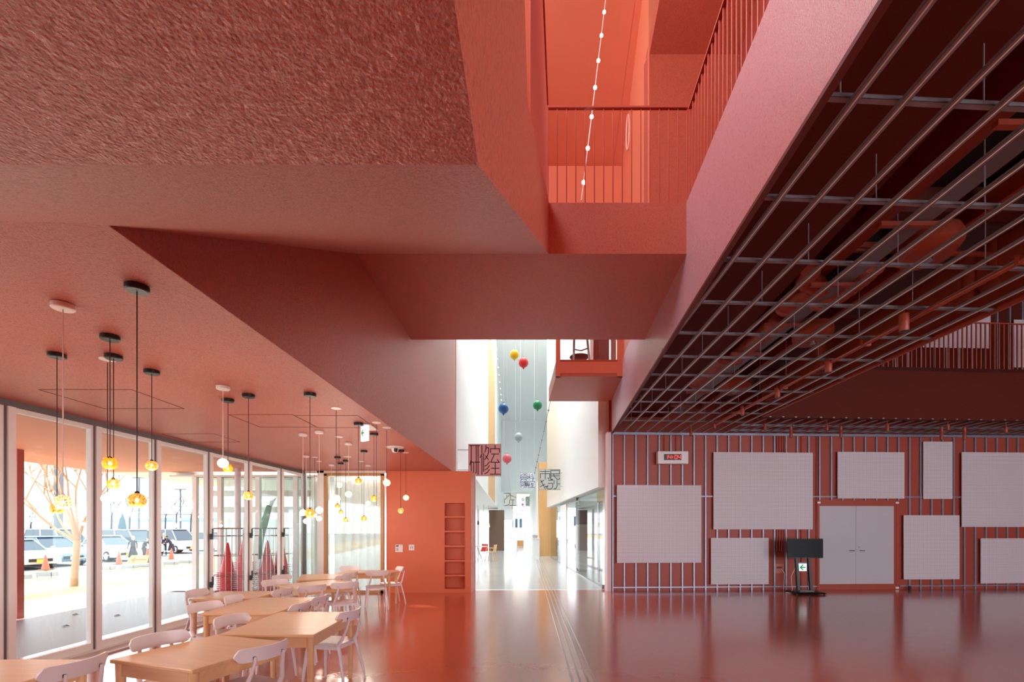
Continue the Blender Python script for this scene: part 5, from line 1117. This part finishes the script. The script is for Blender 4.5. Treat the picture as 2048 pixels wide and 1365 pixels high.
# ================================================================== HANGING SIGNS
INK = mat('dark_brown_lettering', (58,24,24), .5); INK2 = mat('dark_grey_lettering', (52,58,60), .5); INK3 = mat('navy_lettering', (50,70,104), .5); INK4 = mat('grey_lettering', (92,96,92), .5)
def hang_sign(label, px0, py0, px1, py1, Y, face, ink, strokes, box_, sw, arms, text=None):
    a_ = at(px0, py1, Y); b_ = at(px1, py0, Y); W_ = b_.x-a_.x; H_ = b_.z-a_.z
    t = thing('hanging_sign', label, 'sign', (a_.x, Y, a_.z), 'square hanging room signs')
    M().box((a_.x,Y,a_.z), (b_.x,Y+.04,b_.z)).build('board', face, t)
    e_ = W_*.012; M().box((a_.x-e_,Y-.004,a_.z-e_),(b_.x+e_,Y+.044,a_.z)).box((a_.x-e_,Y-.004,b_.z),(b_.x+e_,Y+.044,b_.z+e_)).box((a_.x-e_,Y-.004,a_.z),(a_.x,Y+.044,b_.z)).box((b_.x,Y-.004,a_.z),(b_.x+e_,Y+.044,b_.z)).build('frame', mat('sign_frame_grey', (150,140,140), .4), t)
    X0, Y0, X1, Y1 = box_
    mm = M()
    for st in strokes:
        P_ = [((x-X0)/(X1-X0)*W_+a_.x, (1-(y-Y0)/(Y1-Y0))*H_+a_.z) for x, y in st]; w_ = sw*W_/2
        for (p_, q_) in zip(P_, P_[1:]):
            d_ = Vector((q_[0]-p_[0], q_[1]-p_[1])); 
            if d_.length < 1e-5: continue
            d_.normalize(); nx, nz = -d_.y*w_, d_.x*w_; ex_, ez = d_.x*w_*.8, d_.y*w_*.8
            q4 = [(p_[0]-ex_+nx, p_[1]-ez+nz), (q_[0]+ex_+nx, q_[1]+ez+nz), (q_[0]+ex_-nx, q_[1]+ez-nz), (p_[0]-ex_-nx, p_[1]-ez-nz)]
            mm.hexa([(x, Y-.006, z) for x, z in q4], [(x, Y, z) for x, z in q4])
    if strokes: mm.build('lettering', ink, t)
    if text:
        for ln_, (u, v, s_, sx_) in text:
            c_ = bpy.data.curves.new('lettering', 'FONT'); c_.body = ln_; c_.size = s_*H_; c_.extrude = .002; c_.align_x = 'LEFT'
            o = bpy.data.objects.new('lettering', c_); COL.objects.link(o); c_.materials.append(ink); o.location = (a_.x+u*W_, Y-.004, a_.z+v*H_); o.rotation_euler = (PI/2,0,0); o.scale = (sx_,1,1); attach(o, t)
    for (x0_, x1_, v) in arms:
        z_ = a_.z+v*H_; A0 = at(x0_, 0, Y).x; A1 = at(x1_, 0, Y).x; M().box((A0,Y+.01,z_-.01), (A1,Y+.03,z_+.01)).build('arm', mat('arm_grey', (176,178,178), .4), t)
    if Y > 22:
        for x_ in (a_.x+.05, b_.x-.05): M().tube([(x_,Y+.02,b_.z),(x_,Y+.02,corrz(Y)+.05)], .004, 4).build('rod', THR, t)
    return t
THR = mat('fine_thread', (210,214,214), .6)
K1 = [[(235,190),(385,190)],[(290,190),(290,1110)],[(240,865),(262,780),(290,700)],[(290,770),(375,770),(375,1180),(410,1195)],[(415,190),(575,190)],[(460,190),(460,1110),(440,1175),(400,1195)],[(525,190),(525,1200)],[(415,770),(575,770)],
 [(655,190),(655,490),(590,610)],[(655,550),(655,1200)],[(715,470),(715,1100)],[(795,190),(795,310),(755,420)],[(795,265),(885,265),(885,420),(850,540),(755,680)],[(785,545),(880,680)],[(910,755),(850,850),(755,910)],[(910,890),(850,985),(755,1045)],[(910,1025),(850,1120),(755,1180)],
 [(1105,190),(1105,300)],[(950,430),(950,300),(1255,300),(1255,430)],[(980,485),(1230,485)],[(1085,485),(960,775),(1250,775),(1185,685)],[(1110,775),(1110,1190)],[(980,985),(1240,985)],[(940,1190),(1280,1190)]]
hang_sign('pink square sign reading 研修室, nearest at the corridor mouth', 937.5, 889.5, 1001.5, 952, 12.98, mat('dusty_pink_sign', (232,184,180), .6), INK, K1, (205,150,1300,1240), .027, [(914,937.5,.83),(914,937.5,.18)])
K2 = [[(1235,145),(1235,400)],[(1100,185),(1360,185)],[(1105,370),(1105,245),(1360,245),(1360,350),(1330,380),(1300,360)],[(1440,403),(1385,400),(1385,155),(1620,155),(1620,250),(1385,250)],[(1385,305),(1620,305)],[(1455,250),(1480,320),(1560,400),(1610,400),(1625,360)],
 [(1110,480),(1175,440)],[(1105,595),(1225,535)],[(1110,420),(1235,660)],[(1188,432),(1200,432)],[(1235,605),(1310,575),(1290,615)],[(1245,590),(1295,660)],[(1320,425),(1440,425)],[(1315,510),(1440,510),(1440,590),(1410,650),(1370,665),(1310,665)],[(1475,425),(1475,525)],[(1555,430),(1555,590),(1520,655),(1470,660)],[(1580,525),(1625,525)]]
hang_sign('grey square sign reading 市民ギャラリー, in front of the oak pillar', 1079.5, 939.5, 1120.3, 980.2, 20, mat('grey_sign', (190,198,194), .6), INK2, K2, (1085,130,1640,685), .03, [(1120.3,1133,.83),(1120.3,1133,.16)])
K3 = [[(145,215),(200,265)],[(310,225),(250,330),(150,345)],[(365,215),(365,260)],[(365,228),(640,228),(620,260)],[(500,228),(440,330),(390,350)],[(460,290),(560,345),(610,345)],[(160,620),(160,408),(630,408),(630,600)],[(160,482),(620,482)],[(160,556),(620,556)],[(200,628),(590,628)],[(270,640),(170,700)],[(520,640),(600,690)],
 [(765,215),(765,700)],[(670,345),(700,385)],[(855,345),(820,385)],[(660,450),(880,450)],[(765,450),(660,600)],[(765,450),(870,570)],[(905,295),(960,310)],[(905,400),(960,430)],[(860,556),(1150,556)],[(1020,215),(1020,700)],
 [(160,740),(160,1190)],[(160,750),(270,750),(270,850),(160,850)],[(450,740),(450,1190)],[(450,750),(340,750),(340,850),(450,850)],[(240,940),(370,940),(370,1060),(240,1060),(240,940)],[(270,1070),(250,1150),(210,1180)],[(340,1070),(345,1160),(390,1180)],
 [(500,750),(640,750),(640,890),(500,890),(500,750)],[(500,820),(640,820)],[(690,770),(780,770)],[(690,845),(780,845)],[(500,930),(790,930),(790,1090),(500,1090),(500,930)],[(500,985),(790,985)],[(500,1040),(790,1040)],[(600,1100),(570,1170),(470,1185)],[(700,1100),(710,1190),(800,1190)],
 [(985,730),(985,770)],[(840,850),(840,775),(1150,775),(1150,860)],[(900,910),(1090,910)],[(990,910),(880,990),(1095,990)],[(990,990),(990,1190)],[(880,1095),(1090,1095)],[(850,1195),(1140,1195)]]
hang_sign('pale blue square sign reading 資料閲覧室', 1039, 946.5, 1070.5, 976.5, 27.4, mat('pale_blue_sign', (214,228,244), .6), INK3, K3, (100,160,1190,1240), .028, [])
K4 = [[(110,785),(260,785),(260,830),(215,880)],[(190,830),(190,900),(150,940),(110,945)],[(285,790),(285,935)],[(285,840),(370,870)],[(395,880),(435,895)],[(125,975),(125,1045)],[(265,960),(265,1040),(235,1100),(130,1112)],[(285,962),(390,962)],[(345,962),(345,1110)],[(265,1110),(440,1110)]]
hang_sign('grey square sign reading アトリエ, low on the left', 1006.3, 986.2, 1033, 1012.2, 31, mat('grey_sign', (190,198,194), .6), INK2, K4, (88,770,450,1118), .04, [])
K5 = [[(250,530),(250,400),(330,400)],[(320,300),(480,300),(480,350)],[(340,400),(440,400),(440,510),(340,510)],[(470,520),(590,520)],[(560,310),(700,310)],[(610,430),(830,430),(830,520),(640,520),(620,430)],[(750,310),(750,380)],[(880,450),(880,320),(1070,320),(1070,540)],
 [(240,860),(240,600),(340,600)],[(370,750),(530,750)],[(450,700),(470,840)],[(520,600),(860,600),(860,700),(720,700)],[(660,600),(660,680)],[(590,700),(720,700),(700,750),(610,750)],[(940,560),(1060,560),(1060,650),(920,650),(930,780)],[(800,800),(860,780)],[(1000,760),(1060,810)],
 [(320,940),(320,1100)],[(320,980),(480,980)],[(440,880),(440,1080)],[(560,880),(780,880)],[(660,880),(660,1080)],[(560,1020),(600,980)],[(700,980),(770,1020)],[(470,1115),(640,1115)],[(870,930),(880,880),(1000,880),(1040,940)],[(880,960),(1000,960)],[(930,980),(930,1110)],[(820,1115),(1060,1115)]]
hang_sign('farthest small grey sign reading 展示室 in its last line', 1051, 993.8, 1070, 1013, 43, mat('grey_sign', (190,198,194), .6), INK4, K5, (230,270,1090,1140), .035, [])
# ================================================================== LANTERN BALLOONS
THR = mat('fine_thread', (210,214,214), .6)
for (px, py, rp, col, nm, Y) in [(1029,710,9.3,(222,196,24),'yellow',15.0),(1047,726,10,(222,66,66),'red',14.4),(1007,818,10.3,(44,116,186),'blue',14.1),(1075,811,9.4,(40,150,98),'green',15.2),(1037,875,8.4,(150,172,172),'grey',17),(1014,918,9.2,(212,100,112),'pink',16),(1046,1000,3.5,(240,240,236),'white',40),(1045.5,1010,2.8,(222,130,150),'pale pink',42)]:
    c_ = at(px, py, Y); R = rp/F*Y; t = thing('lantern_balloon', '%s round lantern hanging in the white corridor' % nm if nm not in ('white','pale pink') else 'tiny %s lantern far down the corridor' % nm, 'lantern', c_, 'round lanterns hanging in the corridor')
    m_ = mat('lantern_'+nm.replace(' ', '_'), col, .45)
    M().lathe([(max(.006, R*math.cos(a_)), R*math.sin(a_)) for a_ in [(-88+176*q/14)*PI/180 for q in range(15)]], c_, 24).build('globe', m_, t, True)
    for s_ in (-1, 1):
        M().lathe([(R*.26,-R*.05),(R*.2,R*.1),(R*.08,R*.22)] if s_ > 0 else [(R*.08,-R*.22),(R*.2,-R*.1),(R*.26,R*.05)], c_+Vector((0,0,s_*R*.98)), 12).build('cap', m_, t, True)
        M().tube([c_+Vector((R*.13*math.cos(q*PI/5), 0, s_*(R*1.12+R*.16*math.sin(q*PI/5)))) for q in range(6)], R*.03, 5).build('loop', BLACK, t)
    M().tube([c_+Vector((0,0,R*1.2)), Vector((c_.x, Y, 15.52 if Y < 22 else corrz(Y)+.05))], .0015, 4).build('thread', THR, t)
# ================================================================== STRING LIGHTS
def string_lights(name, label, a_, b_, sag, n, m_w, m_b, rw=.004, rb=.022, skip=0):
    a_ = Vector(a_); b_ = Vector(b_); t = thing(name, label, 'string lights', b_)
    f_ = lambda u: a_.lerp(b_, u)-Vector((0,0,sag*4*u*(1-u)))
    M().tube([f_(i/24) for i in range(25)], rw, 5).build('wire', m_w, t, True)
    for i in range(n):
        p_ = f_((i+.5)/n); M().lathe([(rb*math.cos(q), rb*math.sin(q)) if abs(math.cos(q)) > .05 else (.002, rb*math.sin(q)) for q in [(-86+172*k/6)*PI/180 for k in range(7)]], p_, 10).build('bulb', m_b, t, True)
WB_ = mat('string_bulb', (255,236,220), .4, emit=(255,230,205), estr=3.5); DWIRE = mat('dark_wire', (96,92,90), .6); DBULB = mat('unlit_bulb', (150,148,140), .3); PWIRE = mat('pale_wire', (250,214,196), .5)
string_lights('string_lights', 'string of small lit bulbs rising from the bridge into the void', at(1221,-80,7.6), (at(1163,404,5.46).x, 5.46, G1+.01), .0, 9, PWIRE, WB_, .007, .024)
string_lights('string_lights', 'dark garland of bulbs sloping beside the white right wall', at(1112,752,14.5), at(1066,962,27), .0, 12, DWIRE, DBULB, .010, .04)
string_lights('string_lights', 'pale garland climbing along the left corridor wall', at(992,690,21), at(1003,806,30), .0, 8, THR, WHITE, .010, .04)
string_lights('string_lights', 'thin thread garland dropping past the pink lantern', at(1008,850,24), at(1022,985,30), .3, 9, THR, THR, .006, .02)
string_lights('string_lights', 'far garland sagging below the small signs', at(1030,990,34), at(1052,990,34), 1.1, 11, THR, WHITE, .008, .05)
string_lights('string_lights', 'second far garland sagging under the first', at(1023,1012,44), at(1050,1010,44), .9, 9, THR, mat('amber_small_bulb', (220,180,110), .4), .008, .05)
string_lights('string_lights', 'garland of bulbs seen through the glass wall', (3.2,14.5,2.72), (3.9,20,2.72), .55, 14, THR, WB_, .004, .02)
# ring lamp on the bright wall
t = thing('ring_lamp', 'thin oval ring fixed on the bright orange wall above the bridge', 'lamp', (2.33, 9.75, 9.3))
M().tube([(2.335, 9.75+.13*math.cos(q*PI/16), 9.62+.34*math.sin(q*PI/16)) for q in range(33)], .014, 6).build('ring', PWIRE, t, True)
M().tube([(2.33,9.75,9.95),(2.37,9.75,9.95)], .01, 6).build('bracket', DUCT, t)
# ================================================================== BALCONY STOOL, CORRIDOR FURNITURE
GST = mat('light_grey_steel', (206,212,214), .35)
t = thing('folding_chair', 'light grey steel chair inside the red balcony box', 'chair', (1.55, 11.2, 5.27))
for x in (1.42, 1.72): M().tube([(x-.03 if x < 1.5 else x+.05,10.95,5.27),(x,11.05,5.95),(x+.01,11.08,6.5)], .026, 8).build('back_leg', GST, t, True)
for x in (1.40, 1.74): M().tube([(x,11.45,5.27),(x,11.4,5.6)], .014, 8).build('front_leg', GST, t, True)
M().lathe([(.18,0),(.21,.02),(.2,.05)], (1.57,11.25,5.58), 20, sx=1.1).build('seat', mat('brown_stool_seat', (140,96,88), .6), t, True)
M().tube([(1.42,11.06,5.72),(1.57,10.98,5.66),(1.72,11.06,5.74)], .016, 8).build('backrest', GST, t, True)
def shell_chair(label, x, y, rz, col, mname, arms=False, sc=1.0):
    t = thing('side_chair', label, 'chair', (x, y, 0), 'side chairs in the white corridor and rooms', rz); cm = mat(mname, col, .4)
    def A(o, par=None): o.parent = par or t; return o
    mm = M(); N = 9
    prof = [(.22,.45),(.10,.435),(-.08,.43),(-.18,.45),(-.225,.53),(-.25,.64),(-.265,.80)]; wid = [.19,.22,.22,.21,.19,.16,.19]
    vs = []
    for (y_, z_), w_ in zip(prof, wid):
        for j in range(5): u = -1+j/2; vs.append((u*w_, y_+.03*u*u*(1 if z_ > .5 else 0), z_+.02*u*u*(0 if z_ > .5 else 1)))
    nn = len(prof); vs2 = [(a__, b__-.012, c__-.012) for a__, b__, c__ in vs]
    fs = [(i*5+j, i*5+j+1, (i+1)*5+j+1, (i+1)*5+j) for i in range(nn-1) for j in range(4)]; o_ = nn*5
    fs += [tuple(o_+q for q in reversed(f)) for f in fs]
    fs += [(i*5, (i+1)*5, o_+(i+1)*5, o_+i*5) for i in range(nn-1)]+[(i*5+4, o_+i*5+4, o_+(i+1)*5+4, (i+1)*5+4) for i in range(nn-1)]+[(j, o_+j, o_+j+1, j+1) for j in range(4)]+[((nn-1)*5+j, (nn-1)*5+j+1, o_+(nn-1)*5+j+1, o_+(nn-1)*5+j) for j in range(4)]
    A(mm.add(vs+vs2, fs).build('seat_shell', cm, None, True))
    for sx_ in (-1, 1):
        for sy in (-1, 1): A(M().tube([(sx_*.14,sy*.14,.43),(sx_*.22,sy*.23,0)], .012 if not arms else .018, 7).build('leg', STEEL if not arms else cm, None, True))
    if arms:
        for sx_ in (-1, 1): A(M().tube([(sx_*.2,-.24,.62),(sx_*.26,-.1,.66),(sx_*.25,.12,.65),(sx_*.24,.16,.42)], .013, 7).build('arm', cm, None, True))
    return t
def round_table(label, x, y, r=.45, h=.72):
    t = thing('cafe_table', label, 'table', (x, y, 0), 'white tables in the corridor and rooms')
    M().lathe([(r-.01,h-.025),(r,h-.012),(r-.005,h)], (x,y,0), 28).build('tabletop', WMET, t, True)
    for k in range(4):
        a_ = PI/4+k*PI/2; M().tube([(x+.1*math.cos(a_),y+.1*math.sin(a_),h-.03),(x+r*.75*math.cos(a_),y+r*.75*math.sin(a_),0)], .015, 7).build('leg', STEEL, t, True)
round_table('white table left of the corridor by the brown timber block', -1.75, 23.5, .55)
W1 = [('orange shell chair at the white table left of the corridor', -1.95, 22.9, .2, (222,92,58), 'orange_shell', 0), ('red shell chair behind the white table left of the corridor', -1.45, 24.3, 2.8, (204,60,60), 'red_shell', 0), ('dark shell chair beyond the white table', -2.05, 24.4, 3.4, (70,72,78), 'dark_shell', 0), ('birch armchair in front of the brown timber block', -1.02, 23.3, 1.2, (222,176,120), 'birch_plywood', 1), ('red shell chair far down the corridor on the left', .25-.6, 42, 1.5, (220,60,44), 'bright_red_shell', 0), ('grey shell chair far down the corridor', -.75, 41, 1.7, (150,160,160), 'grey_shell', 0)]
for lab, x, y, rz, col, nm, ar in W1: shell_chair(lab, x, y, rz, col, nm, bool(ar))
round_table('round white table seen through the right glass wall, nearer one', 4.25, 24.5, .62); round_table('round white table farther back behind the glass wall', 3.2, 33, .6)
for i, (x, y, rz, k) in enumerate([(3.7,23.9,-.9,1),(4.2,23.5,0,1),(4.8,23.8,.7,1),(3.5,24.9,-1.7,0),(4.9,25.2,2.2,1),(4.2,25.6,3.1,0),(2.9,32.2,0,0),(3.6,33.4,1.5,0),(2.7,34,2.8,1)]):
    shell_chair(['birch chair left of the round table behind the glass','birch chair in front of the round table behind the glass','birch chair right of the round table behind the glass','dark red chair at the left end behind the glass','birch chair at the far right behind the glass','dark red chair behind the round table','dark red chair at the far table, nearest the oak pillar','dark red chair right of the far table','birch chair beyond the far table'][i], x, y, rz, (206,158,100) if k else (130,50,56), 'birch_plywood_b' if k else 'maroon_shell', bool(k))
# counter, planter box, pendant shades
t = thing('reception_counter', 'white counter box in front of the oak pillar', 'counter', (1.4, 27, 0))
M().box((1.13,26.6,0), (1.52,29.5,1.0)).build('body', WHITE, t); M().box((1.10,26.55,1.0), (1.54,29.5,1.04)).build('worktop', WMET, t)
tag(M().lathe([(.12,0),(.16,.1),(.15,.16),(.05,.2)], (1.30,27.2,1.04), 14).build('bowl', mat('speckled_grey_bowl', (170,172,170), .5), None, True), 'small grey bowl standing on the white counter', 'bowl')
t = thing('wooden_crate', 'small orange wooden box near the far doors', 'box', (.6, 41, 0)); M().box((.42,41,0.02), (1.0,41.4,.5)).build('box', mat('orange_wood', (222,160,100), .5), t); M().box((.40,40.98,.5), (1.02,41.42,.53)).build('lid', mat('orange_wood', (222,160,100), .5), t)
for i, (px, py, w_, Y) in enumerate([(967,1048,9,28),(977,1050,6,30),(956,1047,4,30)]):
    c_ = at(px, py, Y); r = w_/F*Y/2; t = thing('shade_lamp', ['wide cream lamp shade left of the brown timber block','small cone lamp shade beside the brown timber block','small dark lamp shade nearest the red wall'][i], 'pendant lamp', c_)
    M().lathe([(r,-.1),(r*.85,.1),(r*.2,.14)] if i != 1 else [(r,-.15),(r*.2,.2)], c_, 18).build('shade', mat('cream_shade', (238,222,190), .5, emit=(255,236,200), estr=.3) if i < 2 else BLACK, t, True)
    M().tube([c_+Vector((0,0,.12)), Vector((c_.x, Y, 2.98))], .008, 5).build('cord', DWIRE, t)
M().box((-2.6,36,0), (-2.45,36.2,2.98)).build('wall_left', WHITE)['kind'] = 'structure'
# plant in a pot behind the glass wall
t = thing('potted_tree', 'small round green tree outside behind the glass wall', 'tree', (9.8, 46, 0))
M().tube([(9.8,46,0),(9.8,46,2.4)], .06, 8).build('trunk', BARK, t); M().lathe([(.1,2.2),(.7,2.4),(.85,2.8),(.6,3.2),(.1,3.35)], (9.8,46,0), 12, wob=lambda a_, z: 1+.12*math.sin(a_*6+z*9)).build('foliage', mat('olive_green_leaves', (96,128,84), .9, var=.3, vscale=8), t, True)
# far town seen through the glass
for i, (x0, x1, y, h, c_) in enumerate([(6,13,70,5.2,(196,214,230)),(14,24,74,4.2,(214,222,230)),(-.4,1.6,66,4.5,(178,180,206))]):
    t = thing('house', ['pale blue building seen through the right glass wall','low pale building seen at the right through the glass wall','lilac building seen through the far glazed doors'][i], 'building', (x0, y, 0))
    M().box((x0,y,-.1), (x1,y+6,h)).build('wall', mat('house_wall_%d' % i, c_, .7), t); M().box((x0-.2,y-.2,h), (x1+.2,y+6.2,h+.25)).build('roof', mat('house_roof', (150,160,176), .7), t)
    for k in range(3):
        wx0 = x0+(x1-x0)*(.12+.3*k); M().box((wx0,y-.03,h*.35), (wx0+(x1-x0)*.16,y+.01,h*.62)).build('window', CGL, t)
